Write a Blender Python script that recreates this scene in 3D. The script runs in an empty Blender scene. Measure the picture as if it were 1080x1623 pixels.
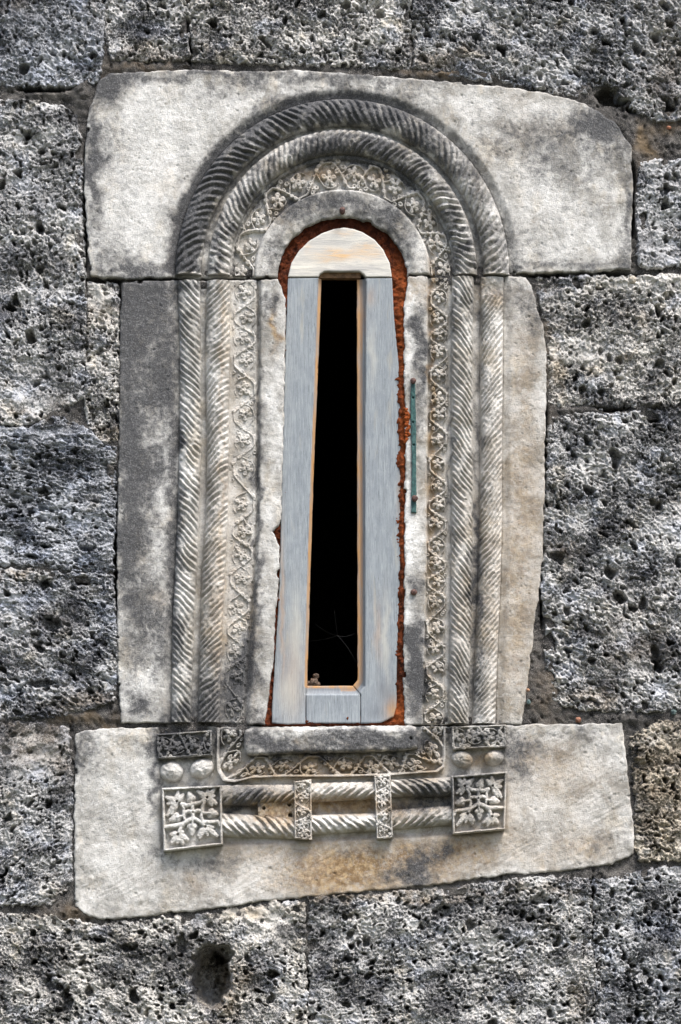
import bpy, math
import numpy as np

# ------------------------------------------------------------------ camera, sky, sun
S = 0.0015                       # metres per unit of the measured drawing
CX, CY = 540.0, 811.5            # middle of the measured drawing
D_CAM, DROP = 9.0, 1.25
scn = bpy.context.scene
COL = scn.collection
cam_d = bpy.data.cameras.new('camera')
cam = bpy.data.objects.new('camera', cam_d)
COL.objects.link(cam)
cam.location = (0.0, -D_CAM, -DROP)
cam.rotation_euler = (math.radians(90), 0, 0)
cam_d.sensor_fit = 'VERTICAL'
cam_d.sensor_height = 36.0
cam_d.lens = 36.0 * D_CAM / (1623 * S)
cam_d.shift_y = DROP / (1623 * S)
cam_d.clip_end = 500
scn.camera = cam

SUN_EL, SUN_AZ = math.radians(60), math.radians(34)     # azimuth measured from straight in front of the wall, negative = left
world = bpy.data.worlds.new('World')
scn.world = world
world.use_nodes = True
wn = world.node_tree
bg = wn.nodes['Background']
sky = wn.nodes.new('ShaderNodeTexSky')
sky.sky_type = 'NISHITA'
sky.sun_disc = False
sky.sun_elevation = SUN_EL
sky.air_density = 1.0
sky.dust_density = 4.0
sky.ozone_density = 1.0
sx, sy, sz = math.sin(SUN_AZ) * math.cos(SUN_EL), -math.cos(SUN_AZ) * math.cos(SUN_EL), math.sin(SUN_EL)
sky.sun_rotation = math.atan2(sx, sy)
wn.links.new(sky.outputs[0], bg.inputs[0])
bg.inputs[1].default_value = 0.13
sun_d = bpy.data.lights.new('sun', 'SUN')
sun_d.energy = 2.5
sun_d.angle = math.radians(24)
sun_d.color = (1.0, 0.975, 0.945)
sun = bpy.data.objects.new('sun', sun_d)
COL.objects.link(sun)
from mathutils import Vector
sun.rotation_euler = Vector((sx, sy, sz)).to_track_quat('Z', 'Y').to_euler()
sun.location = (-3, -6, 6)
scn.view_settings.view_transform = 'Standard'
scn.view_settings.look = 'None'
scn.view_settings.gamma = 1.0
scn.view_settings.use_curve_mapping = False
scn.view_settings.exposure = 0.92

# ------------------------------------------------------------------ noise
def _hash(ix, iy, seed):
    ix = ix.astype(np.int64); iy = iy.astype(np.int64)
    h = (ix * 374761393 + iy * 668265263 + seed * 1442695041) & 0xFFFFFFFF
    h = ((h ^ (h >> 13)) * 1274126177) & 0xFFFFFFFF
    h = ((h ^ (h >> 16)) * 2246822519) & 0xFFFFFFFF
    return ((h ^ (h >> 15)) & 0xFFFFFF) / float(0x1000000)

def perlin(x, y, seed=0):
    x = np.asarray(x, float); y = np.asarray(y, float)
    x0 = np.floor(x); y0 = np.floor(y)
    fx = x - x0; fy = y - y0
    u = fx * fx * fx * (fx * (fx * 6 - 15) + 10); v = fy * fy * fy * (fy * (fy * 6 - 15) + 10)
    def g(dx, dy):
        a = _hash(x0 + dx, y0 + dy, seed) * 2 * math.pi
        return np.cos(a) * (fx - dx) + np.sin(a) * (fy - dy)
    a = g(0, 0); b = g(1, 0); c = g(0, 1); d = g(1, 1)
    return 1.5 * ((a * (1 - u) + b * u) * (1 - v) + (c * (1 - u) + d * u) * v)

def fbm(x, y, seed=0, octv=4, gain=0.5):
    t = 0.0; a = 1.0
    for i in range(octv):
        t = t + a * perlin(x, y, seed + i * 17); x = x * 2.03; y = y * 2.03; a *= gain
    return t

def sstep(a, b, x):
    t = np.clip((x - a) / (b - a), 0, 1)
    return t * t * (3 - 2 * t)

def cells(x, y, seed):
    """distance to the two nearest random points, in cell units"""
    x0 = np.floor(x); y0 = np.floor(y)
    f1 = np.full(x.shape, 9.0); f2 = f1.copy()
    for dx in (-1, 0, 1):
        for dy in (-1, 0, 1):
            cx = x0 + dx; cy = y0 + dy
            px = cx + _hash(cx, cy, seed); py = cy + _hash(cx, cy, seed + 5)
            d = np.hypot(x - px, y - py)
            f2 = np.minimum(f2, np.maximum(f1, d)); f1 = np.minimum(f1, d)
    return f1, f2

def pits(x, y, size, r0, r1, prob, seed, dens=None):
    """0..1 depth of round bottomed holes with steep walls"""
    x = x / size; y = y / size
    x0 = np.floor(x); y0 = np.floor(y)
    out = np.zeros(x.shape)
    for dx in (-1, 0, 1):
        for dy in (-1, 0, 1):
            cx = x0 + dx; cy = y0 + dy
            px = cx + _hash(cx, cy, seed); py = cy + _hash(cx, cy, seed + 3)
            q = _hash(cx, cy, seed + 7); rr = (r0 + (r1 - r0) * _hash(cx, cy, seed + 9) ** 2) / size
            ang = _hash(cx, cy, seed + 11) * 6.283
            ca = np.cos(ang); sa = np.sin(ang); st = 0.6 + 0.4 * _hash(cx, cy, seed + 13)
            ax = (x - px) * ca + (y - py) * sa; ay = (-(x - px) * sa + (y - py) * ca) / st
            d = np.hypot(ax, ay) / rr
            ok = q < (prob if dens is None else prob * dens)
            out = np.maximum(out, np.where(ok, 1 - sstep(0.62, 1.03, d), 0) * (0.6 + 0.4 * q / max(prob, 1e-3)))
    return out

# ------------------------------------------------------------------ mesh from grids
ROOTS = {}
def root_loc(o):
    while o is not None and o.parent is not None:
        o = o.parent
    return np.array(o.location) if o is not None else np.zeros(3)

def grid_mesh(name, px, py, h, keep, mat, parent, mask=None, back=-60.0):
    """px,py,h: 2-D arrays in drawing units (h towards the viewer). keep: bool per quad. Boundary is carried back to depth 'back'."""
    nr, nc = px.shape
    idx = np.arange(nr * nc).reshape(nr, nc)
    q = np.stack([idx[:-1, :-1], idx[1:, :-1], idx[1:, 1:], idx[:-1, 1:]], -1).reshape(-1, 4)
    if keep is not None:
        q = q[keep.reshape(-1)]
    # orientation: make faces look to -Y
    a, b, c, d = q[len(q) // 2]
    X = px.reshape(-1); Yp = -py.reshape(-1)
    area = (X[b] - X[a]) * (Yp[d] - Yp[a]) - (Yp[b] - Yp[a]) * (X[d] - X[a])
    if area < 0:
        q = q[:, ::-1].copy()
    used = np.unique(q)
    remap = np.zeros(nr * nc, np.int64); remap[used] = np.arange(len(used))
    q = remap[q]
    P = np.stack([(px.reshape(-1)[used] - CX) * S, -h.reshape(-1)[used] * S, (CY - py.reshape(-1)[used]) * S], -1)
    N = len(P)
    e = np.concatenate([q[:, [0, 1]], q[:, [1, 2]], q[:, [2, 3]], q[:, [3, 0]]])
    key = np.minimum(e[:, 0], e[:, 1]) * N + np.maximum(e[:, 0], e[:, 1])
    _, first, cnt = np.unique(key, return_index=True, return_counts=True)
    be = e[first[cnt == 1]]
    bv = np.unique(be)
    m = np.zeros(N, np.int64); m[bv] = np.arange(len(bv))
    P2 = P[bv].copy(); P3 = P[bv].copy(); P3[:, 1] = -back * S
    allP = np.concatenate([P, P2, P3])
    s0 = N + m[be[:, 0]]; s1 = N + m[be[:, 1]]
    sk = np.stack([s1, s0, s0 + len(bv), s1 + len(bv)], -1)
    Q = np.concatenate([q, sk]).astype(np.int32)
    allP = allP - root_loc(parent)[None, :]
    me = bpy.data.meshes.new(name)
    me.vertices.add(len(allP)); me.vertices.foreach_set('co', allP.astype(np.float32).reshape(-1))
    me.loops.add(Q.size); me.loops.foreach_set('vertex_index', Q.reshape(-1))
    me.polygons.add(len(Q)); me.polygons.foreach_set('loop_start', np.arange(0, Q.size, 4, dtype=np.int32))
    me.polygons.foreach_set('use_smooth', np.ones(len(Q), bool))
    me.update(calc_edges=True)
    if mask is None:
        mask = [np.zeros(px.shape)] * 3
    C = np.stack([k.reshape(-1)[used] for k in mask] + [np.ones(N)], -1)
    C = np.concatenate([C, C[bv], C[bv]]).astype(np.float32)
    at = me.color_attributes.new('stain_shade', 'FLOAT_COLOR', 'POINT')
    at.data.foreach_set('color', C.reshape(-1))
    me.materials.append(mat)
    o = bpy.data.objects.new(name, me)
    COL.objects.link(o)
    if parent is not None:
        o.parent = parent
    return o

def poly_sd(poly, x, y):
    """signed distance, positive inside"""
    p = np.array(poly, float); n = len(p)
    d = np.full(x.shape, 1e9); inside = np.zeros(x.shape, bool)
    for i in range(n):
        a = p[i]; b = p[(i + 1) % n]; ex, ey = b - a
        t = np.clip(((x - a[0]) * ex + (y - a[1]) * ey) / (ex * ex + ey * ey + 1e-9), 0, 1)
        d = np.minimum(d, np.hypot(x - a[0] - t * ex, y - a[1] - t * ey))
        c = ((a[1] > y) != (b[1] > y))
        with np.errstate(divide='ignore', invalid='ignore'):
            xi = a[0] + (y - a[1]) * ex / (ey if ey != 0 else 1e-9)
        inside ^= c & (x < xi)
    return np.where(inside, d, -d)

def relief(name, poly, step, hfun, mat, parent, maskfun=None, rough=2.0, rlen=14.0, rnd=4.0, seed=0, back=-60.0, hole=None, drop=None, cut=None, grow=0.0):
    p = np.array(poly, float)
    x0, y0 = p.min(0) - 4 * step - rough * 1.5; x1, y1 = p.max(0) + 4 * step + rough * 1.5
    xs = np.arange(x0, x1 + step, step); ys = np.arange(y0, y1 + step, step)
    X, Y = np.meshgrid(xs, ys)
    sd = poly_sd(poly, X, Y) + grow
    if rough > 0:
        sd = sd + rough * fbm(X / rlen, Y / rlen, seed + 91, 2 if rlen < 10 else 3) - (5.0 * pits(X, Y, 42, 3, 9, 0.35, seed + 95) * sstep(9, 2, sd) if 1.5 < rough < 2.5 else 0)
    if hole is not None:
        hsd = -poly_sd(hole, X, Y)
        sd = np.minimum(sd, hsd)
    if cut is not None:
        sd = np.minimum(sd, cut(X, Y))
    gy, gx = np.gradient(sd, step)
    gl = np.maximum(np.hypot(gx, gy), 0.35)
    out = (sd < 0) & (sd > -1.6 * step)
    PX = np.where(out, X - sd * gx / gl ** 2, X); PY = np.where(out, Y - sd * gy / gl ** 2, Y)
    ok = sd > -1.45 * step
    keep = ok[:-1, :-1] & ok[1:, :-1] & ok[1:, 1:] & ok[:-1, 1:]
    s = np.maximum(sd, 0)
    t = np.clip(s / rnd, 0, 1)
    h = hfun(PX, PY, s) - (drop if drop is not None else rnd) * (1 - np.sqrt(1 - (1 - t) ** 2))
    mk = maskfun(PX, PY) if maskfun else None
    return grid_mesh(name, PX, PY, h, keep, mat, parent, mk, back)

def warp_grid(name, mapf, ulen, vlen, step, hfun, mat, parent, maskfun=None, back=-30.0):
    """u along (0..ulen), v across (0..vlen) in drawing units, mapf(u01,v01)->px,py"""
    nu = max(2, int(round(ulen / step))); nv = max(2, int(round(vlen / step)))
    U, V = np.meshgrid(np.linspace(0, 1, nu + 1), np.linspace(0, 1, nv + 1), indexing='ij')
    px, py = mapf(U, V)
    h = hfun(U * ulen, V * vlen)
    mk = maskfun(px, py) if maskfun else None
    return grid_mesh(name, px, py, h, None, mat, parent, mk, back)

def thing(name, label, cat, loc, group=None):
    o = bpy.data.objects.new(name, None); COL.objects.link(o)
    o.location = loc; o.empty_display_size = 0.1
    o['label'] = label; o['category'] = cat
    if group: o['group'] = group
    return o
def W(px, py, h=0.0):
    return ((px - CX) * S, -h * S, (CY - py) * S)

# ------------------------------------------------------------------ materials
class NT:
    def __init__(self, name, rough=0.9, spec=0.25):
        self.m = bpy.data.materials.new(name); self.m.use_nodes = True
        self.t = self.m.node_tree; self.b = self.t.nodes['Principled BSDF']
        self.b.inputs['Roughness'].default_value = rough
        self.b.inputs['Specular IOR Level'].default_value = spec
        g = self.t.nodes.new('ShaderNodeNewGeometry'); self.pos = g.outputs['Position']
        a = self.t.nodes.new('ShaderNodeAttribute'); a.attribute_name = 'stain_shade'
        s = self.t.nodes.new('ShaderNodeSeparateColor'); self.l(a.outputs['Color'], s.inputs[0])
        self.dark, self.warm, self.white = s.outputs[0], s.outputs[1], s.outputs[2]
    def l(self, a, b): self.t.links.new(a, b)
    def mapped(self, sc, rot=(0, 0, 0)):
        n = self.t.nodes.new('ShaderNodeMapping'); n.inputs['Scale'].default_value = sc; n.inputs['Rotation'].default_value = rot
        self.l(self.pos, n.inputs[0]); return n.outputs[0]
    def noise(self, scale, detail=4, rough=0.6, vec=None, dist=0.0):
        n = self.t.nodes.new('ShaderNodeTexNoise'); n.inputs['Scale'].default_value = scale
        n.inputs['Detail'].default_value = detail; n.inputs['Roughness'].default_value = rough
        n.inputs['Distortion'].default_value = dist
        self.l(vec if vec is not None else self.pos, n.inputs['Vector']); return n.outputs[0]
    def voro(self, scale, feature='F1'):
        n = self.t.nodes.new('ShaderNodeTexVoronoi'); n.inputs['Scale'].default_value = scale; n.feature = feature
        self.l(self.pos, n.inputs['Vector']); return n.outputs['Distance']
    def ramp(self, f, a, b, lo=0.0, hi=1.0):
        n = self.t.nodes.new('ShaderNodeMapRange'); n.interpolation_type = 'SMOOTHSTEP'
        self.l(f, n.inputs[0]); n.inputs[1].default_value = a; n.inputs[2].default_value = b
        n.inputs[3].default_value = lo; n.inputs[4].default_value = hi; return n.outputs[0]
    def math(self, op, a, b):
        n = self.t.nodes.new('ShaderNodeMath'); n.operation = op
        for i, v in enumerate((a, b)):
            if isinstance(v, (int, float)): n.inputs[i].default_value = v
            else: self.l(v, n.inputs[i])
        return n.outputs[0]
    def mix(self, f, a, b, mode='MIX'):
        n = self.t.nodes.new('ShaderNodeMix'); n.data_type = 'RGBA'; n.blend_type = mode
        if isinstance(f, (int, float)): n.inputs[0].default_value = f
        else: self.l(f, n.inputs[0])
        for i, v in ((6, a), (7, b)):
            if isinstance(v, tuple): n.inputs[i].default_value = (*v, 1)
            else: self.l(v, n.inputs[i])
        return n.outputs[2]
    def bump(self, hgt, dist, strength=1.0, prev=None):
        n = self.t.nodes.new('ShaderNodeBump'); n.inputs['Distance'].default_value = dist
        n.inputs['Strength'].default_value = strength
        self.l(hgt, n.inputs['Height'])
        if prev is not None: self.l(prev, n.inputs['Normal'])
        return n.outputs[0]
    def done(self, col, nrm=None):
        self.l(col, self.b.inputs['Base Color'])
        if nrm is not None: self.l(nrm, self.b.inputs['Normal'])
        return self.m

def mat_tufa(name, dark=(0.035, 0.036, 0.042), mid=(0.19, 0.19, 0.195), light=(0.66, 0.66, 0.65), warmc=(0.36, 0.27, 0.16)):
    n = NT(name, 0.95, 0.15)
    f1 = n.noise(95, 6, 0.7, dist=0.6); f2 = n.noise(240, 5, 0.85); lo = n.noise(7, 4, 0.6)
    c = n.mix(n.ramp(f1, 0.38, 0.58), dark, mid)
    zone = n.noise(9, 5, 0.62, n.mapped((1, 1, 1.5), (0, 0.3, 0)), 0.4)
    c = n.mix(n.ramp(zone, 0.40, 0.58, 0.75, 0), c, n.mix(1.0, c, (0.36, 0.37, 0.42), 'MULTIPLY'))
    k = n.math('ADD', n.math('MULTIPLY', f2, 0.85), n.math('MULTIPLY', lo, 0.35))
    k = n.math('ADD', k, n.math('MULTIPLY', n.math('SUBTRACT', zone, 0.5), 0.45))
    c = n.mix(n.ramp(k, 0.563, 0.65), c, light)
    c = n.mix(n.ramp(n.noise(620, 3, 0.8), 0.57, 0.66, 0, 0.85), c, light)
    c = n.mix(n.ramp(n.noise(16, 4, 0.6), 0.54, 0.70, 0, 0.55), c, n.mix(1.0, c, (1.0, 0.90, 0.72), 'MULTIPLY'))
    c = n.mix(n.ramp(n.noise(12, 4, 0.6, n.mapped((1, 1, 1.3), (0, 0.4, 0))), 0.50, 0.66, 0, 0.6), c, n.mix(1.0, c, (0.84, 0.92, 1.10), 'MULTIPLY'))
    c = n.mix(n.math('MULTIPLY', n.dark, n.ramp(f1, 0.3, 0.6, 1.0, 0.45)), c, dark)
    c = n.mix(n.math('MULTIPLY', n.warm, n.ramp(f2, 0.35, 0.6, 0.4, 1.0)), c, warmc)
    c = n.mix(n.math('MULTIPLY', n.white, n.ramp(f1, 0.35, 0.6, 0.2, 0.9)), c, light)
    oi = n.t.nodes.new('ShaderNodeObjectInfo')
    c = n.mix(n.ramp(oi.outputs['Random'], 0.0, 1.0), n.mix(1.0, c, (0.78, 0.81, 0.88), 'MULTIPLY'), n.mix(1.0, c, (1.12, 1.08, 1.02), 'MULTIPLY'))
    b = n.bump(n.noise(420, 4, 0.75), 0.004, 0.9)
    b = n.bump(n.noise(1500, 2, 0.6), 0.001, 0.6, b)
    return n.done(c, b)

def mat_lime(name='carved_limestone', base=(0.28, 0.266, 0.238), lite=(0.65, 0.637, 0.605), darkc=(0.055, 0.056, 0.060)):
    n = NT(name, 0.88, 0.2)
    big = n.noise(14, 6, 0.65, dist=0.4); med = n.noise(60, 6, 0.7); fin = n.noise(330, 4, 0.7); sp = n.voro(260)
    c = n.mix(n.ramp(big, 0.36, 0.64), base, lite)
    c = n.mix(n.ramp(med, 0.50, 0.70, 0, 0.7), c, (0.20, 0.20, 0.20))
    c = n.mix(n.ramp(n.noise(10, 5, 0.65, n.mapped((1.6, 1, 1))), 0.50, 0.68, 0, 0.5), c, n.mix(1.0, c, (1.0, 0.88, 0.70), 'MULTIPLY'))
    c = n.mix(n.ramp(n.noise(70, 6, 0.75, dist=0.8), 0.53, 0.66, 0, 0.5), c, (0.78, 0.775, 0.76))
    c = n.mix(n.ramp(fin, 0.55, 0.68, 0, 0.7), c, (0.15, 0.147, 0.14))
    c = n.mix(n.ramp(sp, 0.10, 0.22, 0.35, 0), c, (0.10, 0.10, 0.10))
    dk = n.ramp(n.math('ADD', n.math('MULTIPLY', n.dark, 1.25), n.math('MULTIPLY', n.math('SUBTRACT', n.noise(75, 7, 0.75, dist=0.5), 0.5), 1.7)), 0.13, 0.92, 0, 0.95)
    wm = n.math('MULTIPLY', n.warm, n.ramp(n.noise(90, 5, 0.7), 0.32, 0.60, 0.7, 1.25))
    wh = n.math('MULTIPLY', n.white, n.ramp(n.noise(150, 7, 0.8), 0.34, 0.60, 0.25, 1.0))
    c = n.mix(wm, c, n.mix(n.ramp(med, 0.4, 0.65), (0.225, 0.145, 0.075), (0.45, 0.33, 0.19)))
    c = n.mix(wh, c, (0.86, 0.855, 0.83))
    c = n.mix(dk, c, n.mix(n.ramp(fin, 0.47, 0.72), darkc, (0.21, 0.21, 0.215)))
    scr = n.noise(1, 4, 0.7, n.mapped((90, 60, 420), (0, 0.5, 0)), 0.5)
    b = n.bump(scr, 0.0008, 0.3)
    b = n.bump(fin, 0.003, 0.9, b)
    b = n.bump(n.ramp(sp, 0.06, 0.20), 0.0016, 0.6, b)
    b = n.bump(n.noise(1300, 3, 0.7), 0.0008, 0.6, b)
    return n.done(c, b)

def mat_mortar():
    n = NT('lime_mortar', 0.95, 0.12)
    f = n.noise(30, 6, 0.7); g = n.noise(520, 4, 0.8)
    c = n.mix(n.ramp(f, 0.36, 0.64), (0.05, 0.048, 0.05), (0.17, 0.16, 0.15))
    c = n.mix(n.ramp(g, 0.52, 0.62, 0, 0.85), c, (0.55, 0.52, 0.48)); c = n.mix(n.ramp(n.noise(240, 4, 0.8), 0.56, 0.68, 0, 0.8), c, (0.03, 0.03, 0.03))
    c = n.mix(n.warm, c, (0.36, 0.26, 0.15)); c = n.mix(n.dark, c, (0.05, 0.05, 0.05)); c = n.mix(n.white, c, (0.46, 0.43, 0.38))
    b = n.bump(n.noise(190, 5, 0.75), 0.009, 1.0)
    b = n.bump(g, 0.005, 1.0, b)
    return n.done(c, b)

def mat_wood(name, head=False):
    n = NT(name, 0.7, 0.25)
    if head:
        v = n.mapped((12, 60, 130), (0, 0.16, 0)); v2 = n.mapped((40, 60, 420), (0, 0.16, 0))
    else:
        v = n.mapped((420, 60, 16)); v2 = n.mapped((520, 60, 22)); blot = n.noise(26, 5, 0.65, n.mapped((2.2, 1, 1)))
    g1 = n.noise(1, 7, 0.75, v, 0.9); g2 = n.noise(1, 6, 0.75, v2, 1.2)
    if head:
        c = n.mix(n.ramp(g1, 0.35, 0.65), (0.46, 0.45, 0.43), (0.66, 0.635, 0.57))
        c = n.mix(n.ramp(g2, 0.56, 0.72, 0, 0.5), c, (0.42, 0.42, 0.44))
        c = n.mix(n.math('MULTIPLY', n.warm, n.ramp(g1, 0.38, 0.58, 0.25, 1)), c, (0.62, 0.38, 0.16))
    else:
        c = n.mix(n.ramp(g1, 0.34, 0.66), (0.215, 0.24, 0.262), (0.345, 0.378, 0.398))
        c = n.mix(n.ramp(blot, 0.40, 0.66, 0, 0.45), c, (0.19, 0.215, 0.245))
        c = n.mix(n.ramp(g2, 0.54, 0.64, 0, 0.8), c, (0.115, 0.13, 0.15))
        c = n.mix(n.ramp(n.noise(400, 4, 0.8), 0.58, 0.70, 0, 0.5), c, (0.47, 0.49, 0.49))
        c = n.mix(n.ramp(n.noise(1, 4, 0.6, n.mapped((40, 30, 6))), 0.60, 0.74, 0, 0.35), c, (0.42, 0.385, 0.30))
        c = n.mix(n.math('MULTIPLY', n.warm, n.ramp(g1, 0.36, 0.60, 0.55, 1)), c, (0.50, 0.27, 0.10))
    c = n.mix(n.math('MULTIPLY', n.dark, 0.9), c, (0.13, 0.135, 0.15))
    c = n.mix(n.white, c, (0.66, 0.62, 0.52))
    b = n.bump(g1, 0.0012, 0.7); b = n.bump(g2, 0.0009, 0.8, b)
    return n.done(c, b)

def mat_filler():
    n = NT('red_filler', 0.92, 0.15)
    f = n.noise(55, 5, 0.7); g = n.noise(300, 4, 0.75)
    c = n.mix(n.ramp(f, 0.38, 0.62), (0.07, 0.020, 0.010), (0.24, 0.060, 0.020))
    c = n.mix(n.ramp(g, 0.50, 0.64, 0, 0.85), c, (0.035, 0.014, 0.010))
    c = n.mix(n.math('MULTIPLY', n.warm, 0.7), c, (0.50, 0.125, 0.03))
    c = n.mix(n.dark, c, (0.045, 0.012, 0.007))
    return n.done(c, n.bump(g, 0.006, 1.0))

def mat_simple(name, a, b_, sc, rough=0.8, bd=0.001, metal=0.0):
    n = NT(name, rough, 0.3)
    f = n.noise(sc, 5, 0.7)
    n.b.inputs['Metallic'].default_value = metal
    return n.done(n.mix(n.ramp(f, 0.38, 0.62), a, b_), n.bump(f, bd, 0.8))

M_TUFA = mat_tufa('pitted_tufa')
M_TUFAB = mat_tufa('pitted_tufa_beige', (0.07, 0.065, 0.058), (0.26, 0.235, 0.20), (0.62, 0.58, 0.50), (0.46, 0.36, 0.24))
M_LIME = mat_lime()
M_MORT = mat_mortar()
M_WOOD = mat_wood('weathered_blue_grey_wood')
M_HEAD = mat_wood('weathered_pale_wood', True)
M_FILL = mat_filler()
M_GREEN = mat_simple('verdigris_metal', (0.02, 0.055, 0.058), (0.055, 0.13, 0.12), 160, 0.6, 0.0008)
M_NAIL = mat_simple('rusty_iron', (0.035, 0.022, 0.022), (0.14, 0.075, 0.06), 300, 0.7, 0.0008)
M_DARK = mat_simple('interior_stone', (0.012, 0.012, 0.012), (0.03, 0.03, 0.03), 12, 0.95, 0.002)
M_GROUND = mat_simple('grassy_ground', (0.05, 0.065, 0.03), (0.13, 0.12, 0.085), 3, 0.95, 0.01)

# ------------------------------------------------------------------ stain maps (lichen, ochre, lime on the stone; shade painted by ropes and panels)
def blobs(x, y, lst, seed, warp=16):
    wx = x + warp * fbm(x / 38, y / 38, seed, 4); wy = y + warp * fbm(x / 38 + 9, y / 38 + 4, seed + 3, 4)
    t = np.zeros(x.shape)
    for (cx, cy, rx, ry, a) in lst:
        d = ((wx - cx) / rx) ** 2 + ((wy - cy) / ry) ** 2
        t = 1 - (1 - t) * (1 - a * np.exp(-d * 0.9))
    return t

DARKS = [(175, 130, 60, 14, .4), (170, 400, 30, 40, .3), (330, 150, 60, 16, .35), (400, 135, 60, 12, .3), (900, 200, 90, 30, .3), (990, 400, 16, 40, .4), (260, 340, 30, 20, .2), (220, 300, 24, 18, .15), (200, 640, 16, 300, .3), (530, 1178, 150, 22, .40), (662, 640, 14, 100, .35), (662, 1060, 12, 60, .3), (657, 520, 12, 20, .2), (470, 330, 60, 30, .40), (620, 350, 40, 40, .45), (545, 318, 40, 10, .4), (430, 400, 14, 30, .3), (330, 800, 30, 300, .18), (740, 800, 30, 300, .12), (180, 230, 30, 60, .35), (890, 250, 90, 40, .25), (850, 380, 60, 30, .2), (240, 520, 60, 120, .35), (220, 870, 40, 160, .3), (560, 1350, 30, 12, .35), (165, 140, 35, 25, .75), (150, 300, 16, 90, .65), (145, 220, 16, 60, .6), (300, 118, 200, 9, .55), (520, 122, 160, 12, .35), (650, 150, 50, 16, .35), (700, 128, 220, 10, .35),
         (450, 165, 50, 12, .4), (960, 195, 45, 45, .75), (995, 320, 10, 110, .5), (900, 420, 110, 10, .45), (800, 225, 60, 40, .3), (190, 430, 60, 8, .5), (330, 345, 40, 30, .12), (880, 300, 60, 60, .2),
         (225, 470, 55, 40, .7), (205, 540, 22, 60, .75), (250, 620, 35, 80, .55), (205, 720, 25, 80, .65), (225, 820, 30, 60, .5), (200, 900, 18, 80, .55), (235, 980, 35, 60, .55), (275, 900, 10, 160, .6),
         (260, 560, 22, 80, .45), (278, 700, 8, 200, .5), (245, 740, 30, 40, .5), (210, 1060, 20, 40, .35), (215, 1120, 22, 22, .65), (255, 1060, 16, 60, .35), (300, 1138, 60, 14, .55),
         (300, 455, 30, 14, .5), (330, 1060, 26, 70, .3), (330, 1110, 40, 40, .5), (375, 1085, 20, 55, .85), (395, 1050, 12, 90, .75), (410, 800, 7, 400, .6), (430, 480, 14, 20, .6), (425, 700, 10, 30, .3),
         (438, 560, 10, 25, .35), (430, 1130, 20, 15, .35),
         (660, 500, 14, 30, .35), (668, 540, 12, 60, .55), (665, 620, 8, 80, .35), (660, 930, 14, 30, .55), (655, 1060, 16, 60, .95), (660, 1010, 14, 26, .6), (665, 1100, 12, 40, .6), (713, 700, 3, 300, .5), (756, 900, 7, 220, .55),  # narrow upright strips: shade painted into the valleys by the ropes
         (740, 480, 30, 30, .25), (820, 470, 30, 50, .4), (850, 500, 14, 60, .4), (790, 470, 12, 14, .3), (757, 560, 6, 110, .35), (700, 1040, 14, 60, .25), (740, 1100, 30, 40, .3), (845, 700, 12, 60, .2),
         (292, 1180, 55, 24, .85), (255, 1175, 12, 30, .7), (140, 1180, 18, 40, .5), (125, 1200, 10, 40, .5), (245, 1250, 8, 60, .6), (420, 1175, 30, 18, .75), (480, 1190, 60, 10, .55), (610, 1175, 70, 20, .8), (550, 1165, 30, 10, .4),  # includes shade painted left of the left boss panel
         (300, 1245, 60, 6, .35), (400, 1262, 50, 18, .65), (375, 1275, 20, 10, .7), (690, 1262, 40, 20, .65), (670, 1245, 30, 16, .5), (650, 1280, 40, 10, .5), (250, 1360, 30, 14, .5), (330, 1370, 40, 18, .45), (760, 1170, 50, 20, .55),  # includes soft shade painted under the left boss panel
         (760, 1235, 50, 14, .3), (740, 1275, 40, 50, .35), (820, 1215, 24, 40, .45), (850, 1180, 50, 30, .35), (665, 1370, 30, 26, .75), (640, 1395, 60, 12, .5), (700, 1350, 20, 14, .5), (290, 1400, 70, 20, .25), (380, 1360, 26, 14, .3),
         (960, 1330, 40, 14, .35), (930, 1160, 40, 16, .35), (660, 1180, 12, 12, .4), (160, 1300, 30, 90, .12), (300, 1300, 40, 40, .15), (470, 320, 40, 26, .3), (600, 335, 60, 20, .45), (640, 400, 24, 40, .5), (520, 312, 60, 12, .35), (440, 400, 16, 40, .3)]
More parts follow.
